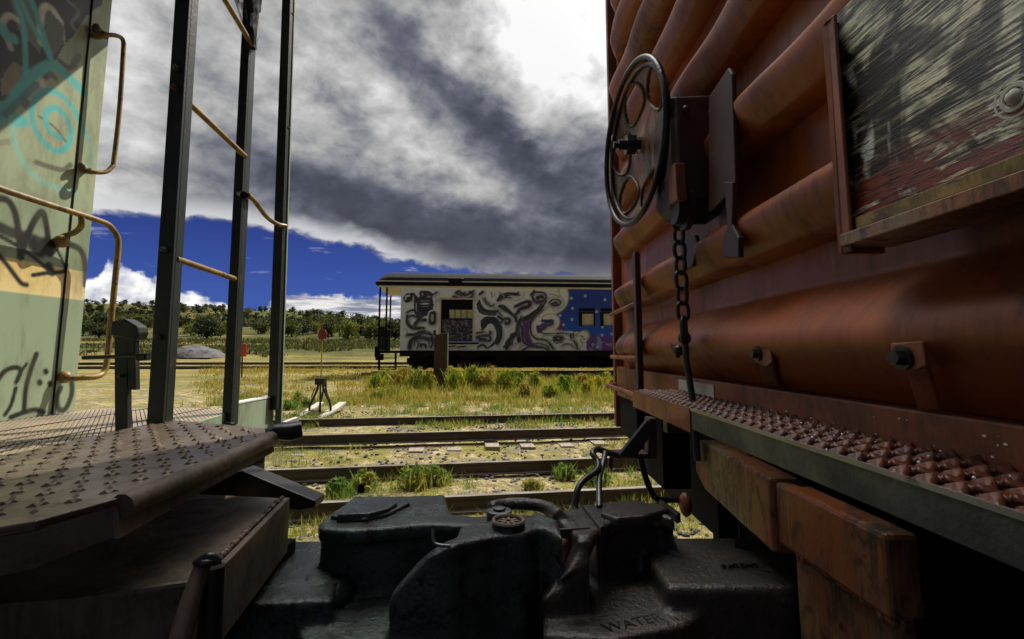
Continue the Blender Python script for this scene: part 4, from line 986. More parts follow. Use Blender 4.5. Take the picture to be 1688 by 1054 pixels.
# sweeping guard arm that comes down towards the camera
rim = [(640, 990), (660, 966), (682, 941), (700, 925), (721, 910), (747, 899), (780, 890), (812, 884), (864, 879), (893, 868), (928, 885)]
for i_ in range(len(rim) - 1):
    (xa_, ya_), (xb_, yb_) = rim[i_], rim[i_ + 1]; Yf = lambda x_, y_: .925 if x_ < 740 else .374 * 797 / (y_ - 580)
    Ya_, Yb_ = Yf(xa_, ya_), Yf(xb_, yb_); fr_ = [at(xa_, ya_, Ya_), at(xb_, yb_, Yb_), at(xb_, 1160, Yb_), at(xa_, 1160, Ya_)]; dp_ = Vector((0, .045 if xa_ < 747 else .10, 0)); bk_ = [q_ + dp_ for q_ in fr_]
    lc.hexa([fr_[3], fr_[2], bk_[2], bk_[3], fr_[0], fr_[1], bk_[1], bk_[0]])
lc.prism([(-.10, 1.03, H - .48), (.08, 1.03, H - .48), (.08, 1.24, H - .44), (-.10, 1.24, H - .44)], (0, 0, -.3))
# lower body and shelf
lc.prism([(-.38, .92, H - .52), (-.30, .895, H - .52), (-.20, .90, H - .52), (-.12, .93, H - .52), (-.12, 1.24, H - .50), (-.42, 1.24, H - .50), (-.42, 1.0, H - .51)], (0, 0, -.28))
lc.prism([(-.75, 1.23, H - .455), (-.40, 1.23, H - .455), (-.34, .97, H - .47), (-.75, .93, H - .465)], (0, 0, -.26))
lc.prism([(-.60, .97, H - .52), (-.46, .90, H - .55), (-.26, .90, H - .58), (-.22, 1.1, H - .54), (-.60, 1.1, H - .51)], (0, 0, -.3))
coupl = cast('coupler', lc, 'iron_green', cb, .0065, 7, .55)
MB().prism(top_poly([(556, 848), (566, 838), (596, 822), (640, 821), (655, 828), (640, 838), (608, 846)], T - .017), (0, 0, -.02), 1.04).prism(top_poly([(545, 850), (585, 818), (660, 818), (676, 828), (640, 846), (600, 855)], T - .008), (0, 0, -.02), 1.03).build('raised_pad', 'iron_green', coupl, bevel=.004)
kp = onz(838, 862, H - T + .022)
kpin = MB().cyl(kp + Vector((0, 0, -.06)), kp, .034, 28).cyl(kp, kp + Vector((0, 0, .003)), .026, 24); kpin.build('knuckle_pin', 'black_iron', coupl, bevel=.002, smooth=40)
kr = MB()
for i_ in range(4): a = math.pi / 4 * i_; kr.bar(kp + Vector((math.cos(a) * .02, math.sin(a) * .02, .003)), kp - Vector((math.cos(a) * .02, math.sin(a) * .02, -.003)), .006, .003)
kr.tube([kp + Vector((math.cos(q / 24 * 6.283) * .031, math.sin(q / 24 * 6.283) * .031, .004)) for q in range(24)], .004, 6, closed=True); kr.build('pin_ring', 'brown_steel', coupl)
kp2 = onz(823, 841, H - T + .02); MB().cyl(kp2 - Vector((0, 0, .03)), kp2, .028, 24).cyl(kp2, kp2 + Vector((0, 0, .006)), .014, 16).build('pin_cap', 'steel_grip', coupl, bevel=.002, smooth=40)
MB().cyl(onz(595, 812, H - T), onz(595, 812, H - T) + Vector((0, 0, .022)), .009, 8).build('grease_stub', 'coach_black', coupl)
MB().tube(smooth_path([at(714, 872, .93), at(714, 890, .92), at(720, 898, .915), at(742, 901, .91)], 5), .0035, 8).build('locking_wire', 'steel_grip', coupl, smooth=60)
MB().sphere((-.395, 1.07, H - .50), .075, 20, 12, (.9, 1.0, .55)).build('neck_boss', 'iron_green', coupl, smooth=60)

# torn plastic caught on the ladder
pm, t, p = newmat('torn_plastic'); co = t.n.new('ShaderNodeTexCoord').outputs['Object']
f = t.noise(t.mapv(co, (1, 1, .5)), 22, 8, .7, .5); t.l.new(t.mix(t.sm(f, .40, .62), (.14, .14, .15), (.62, .62, .64)), p.inputs['Base Color']); p.inputs['Roughness'].default_value = .35
tr = t.n.new('ShaderNodeBsdfTransparent'); ms = t.n.new('ShaderNodeMixShader'); t.l.new(t.sm(f, .70, .42, .35, .95), ms.inputs[0]); t.l.new(tr.outputs[0], ms.inputs[1]); t.l.new(p.outputs[0], ms.inputs[2]); t.l.new(ms.outputs[0], t.n['Material Output'].inputs[0]); M['torn_plastic'] = pm
rg = MB(); rowsP = [((384, 0 - 90), (436, -90)), ((385, -40), (434, -40)), ((386, 0), (432, 0)), ((392, 20), (430, 22)), ((399, 42), (427, 42)), ((410, 60), (426, 62)), ((415, 72), (424, 76)), ((421, 80), (424, 84))]
NN = 14
for j, (l, r_) in enumerate(rowsP):
    for i in range(NN):
        f_ = i / (NN - 1); rg.v.append(tuple(at(l[0] + (r_[0] - l[0]) * f_, l[1] + (r_[1] - l[1]) * f_ + random.uniform(-2, 2), 1.97 + .03 * math.sin(i * 1.7 + j) + .02 * math.cos(j * 2.1 + i * .6))))
for j in range(len(rowsP) - 1):
    for i in range(NN - 1): a = j * NN + i; rg.f.append((a, a + 1, a + NN + 1, a + NN))
ro = rg.build('plastic_sheet', 'torn_plastic', smooth=60); tag(ro, 'torn grey translucent plastic scrap hanging from the top of the caboose ladder', 'plastic scrap')

# ================================================================== COACH
k = .08
def cpx(px, y=0): pass
co_L = at(660, 577, 21.2)                     # left end of body side
kk = .08
def cpt(px, py, off=0.0):
    """point of the coach side seen at this photo position; off = outwards from the side"""
    d = ray(px, py); # plane  y - kk*x = c
    c0 = co_L.y - kk * co_L.x - off; s_ = c0 / (d.y - kk * d.x); return Vector((0, 0, H)) + d * s_
coach = thing('passenger_coach', (co_L.x + 8, co_L.y + 2, .32), 'old passenger coach with black roof and mural of white tentacles on night blue', 'railway coach')
ux = Vector((1, kk, 0)).normalized(); uy = Vector((-kk, 1, 0)).normalized()
zb = cpt(844, 578).z; ztop = cpt(844, 476).z
org = Vector((cpt(660, 530).x, cpt(660, 530).y, 0)); LEN = 17.0
cell = .028; uu = np.arange(0, LEN, cell); vv = np.linspace(zb, ztop, 92); U, Vv = np.meshgrid(uu, vv)
Xw = org.x + ux.x * U; Yw = org.y + ux.y * U
def mc(cx, cy, src=5):
    """crop coordinates -> wall (u, z)"""
    if src == 5: px, py = 600 + cx / 3.67, 420 + cy / 3.67
    elif src == 6: px, py = 820 + cx / 5.854, 440 + cy / 5.854
    elif src == 7: px, py = 620 + cx / 5.857, 440 + cy / 5.857
    q = cpt(px, py); return ((q.x - org.x) / ux.x, q.z)
C2 = np.zeros(U.shape + (3,)); C2[:] = (.82, .86, .95)
nn = vnoise(U.shape, 30, 21); nn2 = vnoise(U.shape, 9, 22); nn3 = vnoise(U.shape, 22, 31)
fz = (Vv - zb) / (ztop - zb)
ub = mc(1225, 225)[0]
night = np.zeros(U.shape + (3,)); night[:] = (.012, .06, .42); night = night + (sst(fz, .75, .3) * .9)[..., None] * np.array((.0, .055, .22))
pur = sst(fz + (nn - .5) * .35, .30, .18); blend(night, pur, (.17, .045, .36)); blend(night, pur * sst(nn2, .5, .65), (.30, .34, .62)); blend(night, pur * sst(nn3, .5, .6) * sst(fz, .18, .02), (.10, .015, .20))
blend(night, sst(nn3, .55, .75) * .5, (.02, .10, .42))
DK = (.030, .030, .055)
def mfill(pts, col, src=5, a=1.0):
    q = [mc(x, y, src) for x, y in pts]; m_ = inpoly(U, Vv, sm2(q + [q[0]], 4)); blend(C2, m_ * a, col)
def mst(pts, wpx, col, src=5, a=1.0):
    sc_ = 3.67 if src == 5 else 5.855; q = sm2([mc(x, y, src) for x, y in pts], 5); wd = wpx / sc_ / 37.0 / 2 * (1.25 if col is DK else 1)
    d = seg_dist(U, Vv, q)
    if col is DK: sh_ = seg_dist(U - .03, Vv + .04, q); blend(C2, (1 - sst(sh_, wd * .9, wd * 1.0 + .13)) * .42, (.20, .20, .26))
    blend(C2, (1 - sst(d, wd * .75, wd * 1.2)) * a, col)
# night area
msk = inpoly(U, Vv, [mc(1235, 150), mc(1228, 240), mc(1200, 330), mc(1120, 400), mc(1190, 460), mc(1340, 470), mc(1350, 600), mc(1300, 640), (LEN + 2, 0), (LEN + 2, 6)])
C2[msk] = night[msk]
mfill([(960, 400), (1010, 350), (1080, 330), (1200, 400), (1200, 455), (1100, 450), (1050, 500), (1120, 560), (1000, 560), (950, 480)], (.13, .05, .26))
# dark ground behind tentacles (rich black/blue)
mfill([(255, 240), (300, 230), (330, 260), (345, 220), (405, 225), (415, 260), (410, 330), (380, 370), (330, 370), (300, 330), (320, 280), (270, 290), (240, 280)], DK)
for q in ([(300, 300), (380, 310)], [(340, 250), (400, 255)], [(350, 280), (400, 285)], [(335, 340), (400, 335)]): mst(q, 9, (.45, .44, .42))
mst([(285, 245), (300, 262), (292, 285), (262, 285)], 13, (.55, .53, .48)); mst([(262, 400), (272, 425), (300, 440), (360, 445)], 14, DK); mst([(260, 380), (300, 370), (345, 400)], 10, DK)
mst([(310, 425), (330, 400), (370, 395)], 16, DK); mst([(400, 410), (405, 385), (398, 360)], 34, (.6, .57, .50)); mst([(404, 405), (408, 385), (404, 368)], 14, DK)
mst([(275, 560), (290, 520), (330, 500), (420, 520)], 20, DK); mst([(262, 485), (320, 485), (350, 475)], 14, DK); mst([(345, 480), (370, 468), (400, 475), (410, 490)], 9, DK)
mst([(345, 560), (345, 545), (372, 545), (375, 560)], 10, DK); mst([(320, 520), (330, 540), (320, 570)], 7, DK)
for q in ([(410, 490), (425, 520), (430, 570)], [(640, 225), (660, 240), (640, 262), (590, 268), (540, 255)], [(700, 240), (720, 225)], [(560, 235), (590, 245), (610, 230)]): mst(q, 12, DK)
mst([(770, 225), (775, 260)], 8, (.35, .34, .3)); mfill([(820, 240), (870, 228), (930, 232), (945, 250), (880, 250), (840, 275), (800, 285)], DK)
mfill([(680, 300), (700, 270), (712, 300), (740, 330), (800, 350), (790, 372), (720, 362), (690, 340)], DK); mst([(715, 262), (745, 300), (800, 325), (850, 345)], 20, (.58, .55, .48)); mst([(722, 270), (760, 295)], 5, DK)
mfill([(705, 400), (740, 375), (800, 380), (835, 430), (838, 490), (810, 530), (760, 565), (745, 565), (790, 520), (800, 470), (780, 425), (755, 420), (720, 460), (708, 440)], DK)
mst([(680, 500), (720, 490), (760, 495), (760, 520), (700, 520)], 12, DK); mst([(690, 560), (720, 545), (740, 565)], 10, DK); mst([(760, 465), (770, 475), (758, 482)], 10, DK)
mfill([(820, 310), (850, 315), (890, 345), (910, 360), (905, 372), (860, 350), (830, 330)], DK); mst([(845, 395), (870, 385), (885, 400), (868, 412)], 11, DK)
mfill([(835, 560), (880, 520), (885, 480), (930, 470), (905, 520), (900, 550), (870, 575)], DK); mst([(880, 570), (920, 540), (950, 505), (960, 540), (940, 570)], 20, (.60, .57, .5))
# tentacles: purple/dark gap then pale arms with olive outline
mst([(1030, 220), (1020, 255), (1040, 290), (1080, 290)], 13, DK); mst([(920, 400), (920, 360), (960, 320), (1000, 310), (1010, 290), (980, 285), (930, 310)], 15, DK)
mst([(940, 520), (930, 450), (950, 400), (1010, 370), (1060, 330), (1090, 290)], 22, DK); mst([(1050, 255), (1080, 250), (1085, 275), (1062, 280), (1045, 265)], 12, DK)
OL = (.40, .40, .16); PW = (.86, .88, .92)
for wdt, col in ((62, OL), (50, PW)):
    mst([(1205, 215), (1212, 260), (1190, 310), (1130, 345), (1060, 400), (1030, 460), (1050, 520), (1110, 540), (1180, 560), (1280, 570)], wdt, col)
for wdt, col in ((40, OL), (30, PW)):
    mst([(1100, 300), (1140, 275), (1180, 270), (1195, 300), (1160, 325)], wdt, col); mst([(1050, 500), (1100, 470), (1180, 480), (1250, 500), (1290, 505), (1330, 475), (1350, 490), (1330, 515)], wdt, col)
    mst([(1120, 450), (1160, 430), (1165, 390), (1130, 375), (1095, 385)], wdt, col); mst([(1290, 560), (1310, 540), (1300, 520)], wdt * .8, col)
mst([(1135, 300), (1160, 290), (1170, 305)], 12, DK); mst([(1105, 400), (1130, 398)], 14, (.03, .04, .16)); mfill([(1140, 500), (1175, 480), (1215, 500), (1200, 530), (1165, 540), (1145, 525)], DK); mst([(1165, 505), (1185, 502)], 10, (.25, .2, .5))
mst([(1070, 470), (1060, 440), (1080, 420)], 12, (.10, .05, .25)); mst([(960, 575), (1010, 555), (1080, 560), (1110, 575)], 9, DK); mst([(950, 560), (975, 540), (960, 500), (955, 450)], 7, OL)
mst([(1250, 500), (1255, 480)], 8, DK); mst([(1310, 490), (1325, 498)], 9, (.28, .12, .4)); mst([(1340, 500), (1375, 500)], 6, OL, a=.0)
LT = (.82, .86, .95); GR = (.30, .29, .30)
for pts_, wd_, col_ in (
    ([(320, 270), (345, 250), (440, 250), (470, 290), (440, 330), (380, 340), (350, 320)], 14, DK), ([(385, 300), (430, 295)], 20, DK), ([(200, 440), (215, 410), (290, 390), (310, 360), (290, 340), (240, 350), (170, 385)], 22, DK),
    ([(20, 380), (60, 385), (100, 420), (140, 460)], 24, DK), ([(0, 430), (40, 470)], 12, DK), ([(40, 540), (60, 500), (110, 510), (115, 545), (80, 555), (75, 530)], 14, DK), ([(0, 560), (30, 620), (30, 680), (0, 740)], 26, DK),
    ([(150, 470), (190, 520), (195, 600), (150, 660), (90, 720), (70, 780)], 12, DK), ([(90, 790), (120, 700), (180, 650)], 22, DK), ([(230, 480), (210, 540), (240, 600), (240, 650), (250, 720), (290, 760)], 13, DK),
    ([(470, 330), (410, 420), (350, 480), (322, 540), (325, 640), (370, 690), (470, 712), (510, 745)], 13, DK), ([(470, 540), (520, 535), (530, 560), (480, 575), (440, 600), (430, 640), (500, 645), (620, 640), (680, 650)], 8, DK),
    ([(500, 350), (530, 318), (590, 320), (610, 350), (570, 375), (530, 372)], 12, DK), ([(430, 522), (530, 522)], 26, (.03, .05, .20)), ([(388, 580), (398, 625)], 34, (.08, .04, .16)),
    ([(545, 700), (590, 660), (640, 690), (600, 730), (555, 725)], 16, GR), ([(565, 695), (610, 690)], 34, DK), ([(580, 690), (595, 690)], 14, (.30, .28, .62)), ([(700, 650), (715, 690)], 12, DK), ([(735, 640), (730, 690)], 9, DK),
    ([(760, 680), (780, 640), (830, 620), (880, 650), (870, 690), (830, 700), (815, 670)], 9, OL), ([(740, 720), (762, 750), (772, 790)], 15, DK), ([(800, 710), (820, 750), (800, 780)], 9, OL),
    ([(300, 770), (380, 740), (470, 760), (500, 800)], 9, DK), ([(620, 760), (680, 745), (740, 775)], 7, DK), ([(500, 740), (540, 790)], 16, DK), ([(120, 260), (180, 270), (200, 250)], 14, DK), ([(70, 300), (130, 300)], 10, DK),
    ([(20, 250), (60, 280), (30, 330)], 16, GR), ([(260, 250), (240, 300), (160, 330)], 7, GR), ([(500, 260), (560, 275), (600, 300)], 9, GR)):
    mst(pts_, wd_, col_, 6)
mfill([(370, 300), (540, 310), (540, 440), (470, 480), (420, 500), (370, 440)], DK, 7); mfill([(415, 240), (430, 290), (490, 290), (510, 240), (460, 232)], DK, 7); mfill([(265, 290), (300, 255), (350, 265), (350, 300), (320, 340), (290, 350), (265, 320)], DK, 7)
for pts_, wd_, col_ in (
    ([(285, 312), (290, 285), (320, 280)], 15, LT), ([(430, 330), (520, 330)], 8, GR), ([(430, 360), (510, 355)], 10, LT), ([(440, 385), (510, 380)], 7, GR), ([(385, 350), (390, 430)], 6, LT), ([(445, 255), (450, 275)], 8, LT),
    ([(500, 260), (540, 270), (590, 245)], 13, DK), ([(300, 440), (360, 420), (420, 490), (400, 520), (370, 550)], 15, DK), ([(300, 470), (300, 540), (340, 590), (420, 600)], 17, DK), ([(545, 455), (545, 530)], 58, DK), ([(542, 470), (542, 515)], 26, (.50, .47, .36)),
    ([(500, 500), (510, 440), (560, 420), (600, 440)], 12, LT), ([(300, 655), (370, 650), (420, 630), (470, 620)], 14, DK), ([(420, 670), (450, 640), (500, 650), (540, 660)], 10, DK), ([(325, 785), (330, 725), (370, 690), (420, 680)], 28, DK),
    ([(370, 760), (380, 710), (440, 690), (500, 710), (520, 770)], 8, DK), ([(425, 740), (430, 770), (455, 742), (475, 775)], 10, DK), ([(535, 680), (545, 740), (530, 780)], 14, DK), ([(770, 250), (800, 235), (820, 250), (860, 275), (910, 255), (940, 235)], 17, DK),
    ([(750, 272), (800, 292), (860, 292)], 9, GR), ([(1050, 300), (1060, 350), (1110, 380), (1140, 360)], 10, DK), ([(1000, 380), (1040, 420), (1110, 430), (1170, 430)], 20, DK), ([(1110, 250), (1120, 290)], 6, GR), ([(1150, 250), (1140, 290)], 6, GR),
    ([(1180, 320), (1215, 290)], 22, DK), ([(1180, 480), (1220, 510)], 22, DK), ([(970, 640), (1040, 630)], 15, DK), ([(980, 690), (1060, 700)], 16, DK), ([(700, 772), (760, 762)], 10, DK), ([(790, 777), (860, 767)], 10, DK), ([(1000, 600), (1060, 640), (1140, 620)], 8, GR), ([(560, 260), (580, 330), (575, 400)], 6, GR), ([(270, 600), (300, 620), (280, 680)], 8, GR)):
    mst(pts_, wd_, col_, 7)
# stars
for (sx_, sy_) in ((1255, 265), (1338, 250), (1458, 273), (1262, 325), (1258, 392), (1408, 345), (1186, 368), (1208, 425), (1443, 437), (1440, 487), (1412, 560), (1385, 545), (1500, 480), (1525, 300)): mst([(sx_, sy_ - 1), (sx_, sy_ + 1)], 17, (.55, .62, .80), a=.9)
rs = np.random.default_rng(5)
for _ in range(60):
    su, sv = rs.uniform(mc(1560, 0)[0], LEN), rs.uniform(zb + .3, ztop - .1); blend(C2, (np.hypot(U - su, Vv - sv) < .045) * .9, (.55, .62, .80))
# olive panel breaks
for lx in (1240, 1560): pass
mst([(455, 262), (455, 275), (668, 272), (668, 262)], 0.1, DK, a=0)
# openings: baggage door and windows
def rect(x0, y0, x1, y1, src=5):
    a = mc(x0, y1, src); b_ = mc(x1, y0, src); return a[0], b_[0], a[1], b_[1]
door = rect(462, 272, 662, 528); wins = [rect(1302, 352, 1396, 432), rect(1432, 352, 1524, 432)]
for i in range(5): wd_ = 1.25; wins.append((wins[1][0] + wd_ * (i + 1), wins[1][1] + wd_ * (i + 1), wins[1][2], wins[1][3]))
holes = np.zeros(U.shape, bool)
for (a, b_, c0, d0) in [door] + wins: holes |= (U > a) & (U < b_ - cell) & (Vv > c0) & (Vv < d0 - .03)
PP = np.stack([Xw, Yw, Vv], -1); mural = painted_grid('mural_wall', PP, C2, coach, attrmat('mural_paint', .5, .1, 6, .05), holes)
def cw_(u, off, z): return Vector((org.x + ux.x * u - uy.x * off, org.y + ux.y * u - uy.y * off, z))
def cbox(mb, u0, u1, o0, o1, z0_, z1_):
    """o: outwards (towards camera) from the side; negative = inside the coach"""
    p_ = [cw_(u0, o1, z0_), cw_(u1, o1, z0_), cw_(u1, o0, z0_), cw_(u0, o0, z0_)]; q_ = [v_.copy() for v_ in p_]
    for v_ in q_: v_.z = z1_
    return mb.hexa(p_ + q_)
WID = 2.9
# rest of body shell (other three sides + floor), inner lining
sh = MB(); cbox(sh, 0, LEN, -WID, -WID + .05, zb, ztop); cbox(sh, 0, .05, -WID + .05, -.06, zb, ztop); cbox(sh, LEN - .05, LEN, -WID + .05, -.005, zb, ztop); cbox(sh, -.95, LEN, -WID, -.02, zb - .10, zb - .005)
sh.build('body_shell', 'coach_black', coach)
# cream frame and door leaf
fr = MB(); a, b_, c0, d0 = door; T_ = .055
cbox(fr, a - T_, a, -.05, .03, c0, d0); cbox(fr, b_, b_ + T_, -.05, .03, c0, d0); cbox(fr, a - T_, b_ + T_, -.05, .03, d0, d0 + .07); dfr = fr.build('door_frame', 'window_cream', coach)
dp = MB(); zl = c0 + (d0 - c0) * .54; lf = MB(); cbox(lf, a + .30, b_ - .02, -.09, -.05, c0, zl)
# painted door leaf
lu = np.linspace(a + .06, b_ - .02, 56); lz = np.linspace(c0, zl, 60); LU, LZ = np.meshgrid(lu, lz); CL = np.zeros(LU.shape + (3,)); CL[:] = (.03, .03, .045)
an = vnoise(LU.shape, 10, 71); an2 = vnoise(LU.shape, 6, 72); blend(CL, ((np.abs(an - .5) < .035) * .8), (.26, .26, .32)); blend(CL, ((np.abs(an2 - .45) < .02) * .6), (.30, .32, .40))
PL = np.stack([org.x + ux.x * LU + uy.x * .06, org.y + ux.y * LU + uy.y * .06, LZ], -1); leaf = painted_grid('baggage_door', PL, CL, coach, attrmat('door_paint', .5, .1, 6, .1))
dk_ = MB(); cbox(dk_, a, a + .06, -.08, -.03, c0, d0); cbox(dk_, b_ - .03, b_, -.08, -.03, c0, d0)
for i in range(5): f_ = .24 + i * .185; u_ = a + (b_ - a) * f_; cbox(dk_, u_, u_ + .025, -.07, -.045, zl, d0)
cbox(dk_, a, b_, -.07, -.045, zl - .03, zl + .02); dk_.build('window_frame', 'coach_black', leaf)
pw = MB(); cbox(pw, a + (b_ - a) * .26, b_ - .03, -.14, -.12, zl - .02, zl + (d0 - zl) * .48); pw.build('pane', 'window_cream', leaf)
sb = MB(); cbox(sb, a, b_, -WID + .3, -.16, c0, d0); sb.build('dark_interior', 'coach_black', coach)
st_ = MB(); cbox(st_, a - .1, b_ + .25, -.01, .22, c0 - .10, c0 - .03); st_.build('door_step', 'coach_black', coach)
for (a, b_, c0, d0) in wins:
    fm = MB(); cbox(fm, a - .02, a + .14, -.10, .012, c0, d0); cbox(fm, b_ - .03, b_ + .01, -.10, .012, c0, d0); cbox(fm, a, b_, -.10, .014, d0 - .04, d0 + .03); cbox(fm, a, b_, -.09, .016, d0 + .06, d0 + .20)
    wf = fm.build('window', 'coach_black', coach); pn = MB(); cbox(pn, a + .12, b_ - .02, -.13, -.11, c0 + .01, d0 - .02); pn.build('pane', 'window_cream', wf)
# letter board, cornice and roof (arched with rounded hood at the end)
lb = MB(); cbox(lb, -.98, LEN, -.01, .035, ztop, ztop + .10); cbox(lb, -.98, .0, -WID + .05, -.02, ztop - .05, ztop + .10); lb.build('letter_board', 'coach_white', coach)
prof_r = [(-.12, 0), (-.16, .12), (-.06, .34), (.15, .50), (.50, .64), (.95, .72), (1.45, .75)]
def hood(u):
    return 1.0 if u > -.45 else max(0.02, math.sqrt(max(0, 1 - ((-.45 - u) / .65) ** 2)))
rm = MB(); uus = [-1.09, -1.02, -.92, -.78, -.62, -.45, 0, LEN]; full = prof_r + [(WID - a_, b_) for a_, b_ in prof_r[::-1][1:]]
for u in uus:
    h_ = hood(u)
    for (o_, z_) in full: rm.v.append(tuple(cw_(u, -o_, ztop + .10 + (z_ * (h_ if z_ > .12 else 1)))))
nf = len(full)
for i in range(len(uus) - 1):
    for j in range(nf): rm.f.append((i * nf + j, i * nf + (j + 1) % nf, (i + 1) * nf + (j + 1) % nf, (i + 1) * nf + j))
rm.f.append(tuple(range(nf))); rm.f.append(tuple((len(uus) - 1) * nf + j for j in range(nf))[::-1])
roof = rm.build('roof', 'coach_black', coach, smooth=25)
gl = MB(); cbox(gl, -.98, LEN, .14, .20, ztop + .235, ztop + .275); cbox(gl, -.98, LEN, .155, .17, ztop + .10, ztop + .215); gl.build('gutter_strip', 'coach_white', roof)
gk = MB(); cbox(gk, -.99, LEN, .172, .205, ztop + .06, ztop + .225); gk.build('cornice', 'coach_black', roof)
vt = MB(); uv_ = mc(555, 150)[0]; cbox(vt, uv_ - .30, uv_ + .30, .10, .24, ztop + .20, ztop + .40); vent = vt.build('roof_vent', 'coach_black', roof); vt = MB(); cbox(vt, uv_ - .34, uv_ + .34, .08, .26, ztop + .402, ztop + .43); vt.build('vent_lid', 'coach_white', vent)
# open platform
pf = MB(); cbox(pf, -.98, .0, -WID, .0, zb - .12, zb - .006); pf.build('end_platform', 'coach_black', coach)
for (u_, o_) in ((-.92, -.05), (-.62, -.05), (-.92, -WID + .08), (-.30, -WID + .08)):
    c_ = MB(); cbox(c_, u_ - .035, u_ + .035, o_ - .035, o_ + .035, zb, ztop); c_.build('platform_post', 'coach_black', coach)
rl_ = MB(); cbox(rl_, -.96, -.90, -WID + .1, -.05, zb + 1.0, zb + 1.05); cbox(rl_, -.90, .0, -.07, -.03, zb + 1.0, zb + 1.04)
for i in range(14): o_ = -.15 - i * .2; cbox(rl_, -.945, -.915, o_ - .012, o_ + .012, zb, zb + 1.0)
for i in range(4): u_ = -.8 + i * .05; cbox(rl_, u_ - .01, u_ + .01, -.06, -.04, zb, zb + 1.0)
rl_.build('platform_railing', 'coach_black', coach)
cpl = MB(); cbox(cpl, -1.3, -.95, -WID / 2 - .12, -WID / 2 + .12, zb - .45, zb - .15); cpl.build('coupler', 'coach_black', coach, bevel=.03)
cpl = MB(); cbox(cpl, -1.12, -.98, -.6, -.2, zb - .3, zb + .18); cpl.build('hose_box', 'coach_black', coach, bevel=.03)
stp = MB()
for i in range(3): cbox(stp, -.9, -.2, -.35 + i * .1, -.05 + i * .1 - .1, zb - .35 - i * .25, zb - .31 - i * .25)
cbox(stp, -.92, -.89, -.4, .0, zb - .85, zb - .1); cbox(stp, -.21, -.18, -.4, .0, zb - .85, zb - .1); stp.build('boarding_step', 'coach_black', coach)
# underframe and trucks
uf = MB(); cbox(uf, .0, LEN, -.30, -.02, zb - .26, zb - .10); cbox(uf, 4.2, 5.6, -.8, -.08, zb - .70, zb - .26); cbox(uf, 7.2, 7.9, -.7, -.1, zb - .6, zb - .26); cbox(uf, .3, LEN, -1.9, -1.0, zb - .78, zb - .12); cbox(uf, 9.6, 11.4, -.8, -.1, zb - .72, zb - .26); cbox(uf, 5.8, 9.4, -.34, -.28, zb - .52, zb - .46); uf.build('underframe', 'coach_black', coach)
ztr = zc
for uc in (1.9, LEN - 2.5):
    tk = MB(); cbox(tk, uc - 1.65, uc + 1.65, -.62, -.45, ztr + .42, ztr + .62); cbox(tk, uc - .35, uc + .35, -.66, -.40, ztr + .25, ztr + .80)
    for du in (-1.15, 1.15): cbox(tk, uc + du - .16, uc + du + .16, -.62, -.36, ztr + .28, ztr + .60)
    trk = tk.build('truck', 'coach_black', coach, bevel=.02)
    for du in (-1.15, 1.15):
        for oo in (-.72, -2.15):
            MB().cyl(cw_(uc + du, oo - .06, ztr + .46), cw_(uc + du, oo + .06, ztr + .46), .45, 26).build('wheel', 'rail_steel', trk, smooth=40)

# ================================================================== YARD OBJECTS
# switch stand
sb0 = onz(527, 684, gz(-3.9, 9.6) + .02); zg_ = sb0.z; Ys = sb0.y
def S(px, py, dy=0): q = at(px, py, Ys); q.y += dy; return q
ssd = thing('switch_stand', sb0, 'black bottle-shaped switch stand with tall yellow mast and dark red target, on white ties', 'switch stand')
bs = MB()
for pts_ in ([(510, 681), (511, 668), (517, 656), (523, 642), (525, 630)], [(545, 681), (544, 666), (538, 652), (533, 640), (532, 630)]): bs.tube(smooth_path([S(*q_) for q_ in pts_], 4), .026, 6)
for pts_ in ([(519, 683), (520, 668), (524, 652), (527, 630)], [(538, 682), (536, 664), (531, 650), (529, 630)]): bs.tube(smooth_path([S(q_[0], q_[1], .25) for q_ in pts_], 4), .022, 6)
bs.box(S(521, 634, -.08), S(536, 624, .10)); bs.build('bell_frame', 'black_iron', ssd, smooth=40)
MB().cyl(S(528, 682), S(528, 630), .02, 8).build('spindle', 'black_iron', ssd, smooth=40)
MB().box(S(500, 686, -.12) + Vector((0, 0, 0)), S(552, 681, .35)).build('base_plate', 'black_iron', ssd, bevel=.01)
MB().cyl(S(529, 626), S(531, 562), .014, 8).build('mast', 'mast_yellow', ssd, smooth=40)
MB().bar(S(513, 656), S(519, 640), .02, .02).build('throw_lever', 'rust_face', ssd)
tg = MB().prism([S(525, 559), S(537, 559), S(539, 551), S(535, 543), S(528, 543), S(524, 551)], (0, .02, 0)); tg.cyl(S(531, 562), S(531, 536), .018, 8); tg.build('target', 'sign_darkred', ssd)
for i_, (px0, px1) in enumerate(((535, 551), (500, 512))):
    tag(MB().hexa([S(px0 - 2, 690, -.5), S(px1 - 4, 690, -.5), S(px1 + 4, 672, .6), S(px1 - 8, 672, .6)] + [q_ + Vector((0, 0, .06)) for q_ in (S(px0 - 2, 690, -.5), S(px1 - 4, 690, -.5), S(px1 + 4, 672, .6), S(px1 - 8, 672, .6))]).build('head_tie', 'white_stone', bevel=.01),
        'pale bleached timber tie under the right foot of the switch stand' if i_ == 0 else 'bleached timber tie end under the left foot of the switch stand', 'timber tie')
# red marker
rm0 = onz(398, 625, gz(-9, 18)); rmk = thing('marker_sign', rm0, 'small orange-red rectangular marker board on a thin stake beside the far tracks', 'marker sign')
MB().prism([at(392, 588, rm0.y), at(406, 588, rm0.y), at(406, 567, rm0.y), at(392, 567, rm0.y)], (0, .02, 0)).build('board', 'sign_red', rmk, bevel=.004)
MB().bar(rm0 - Vector((0, -.02, .1)), at(399, 572, rm0.y) + Vector((0, .035, 0)), .05, .03, (0, 1, 0)).build('stake', 'black_iron', rmk)
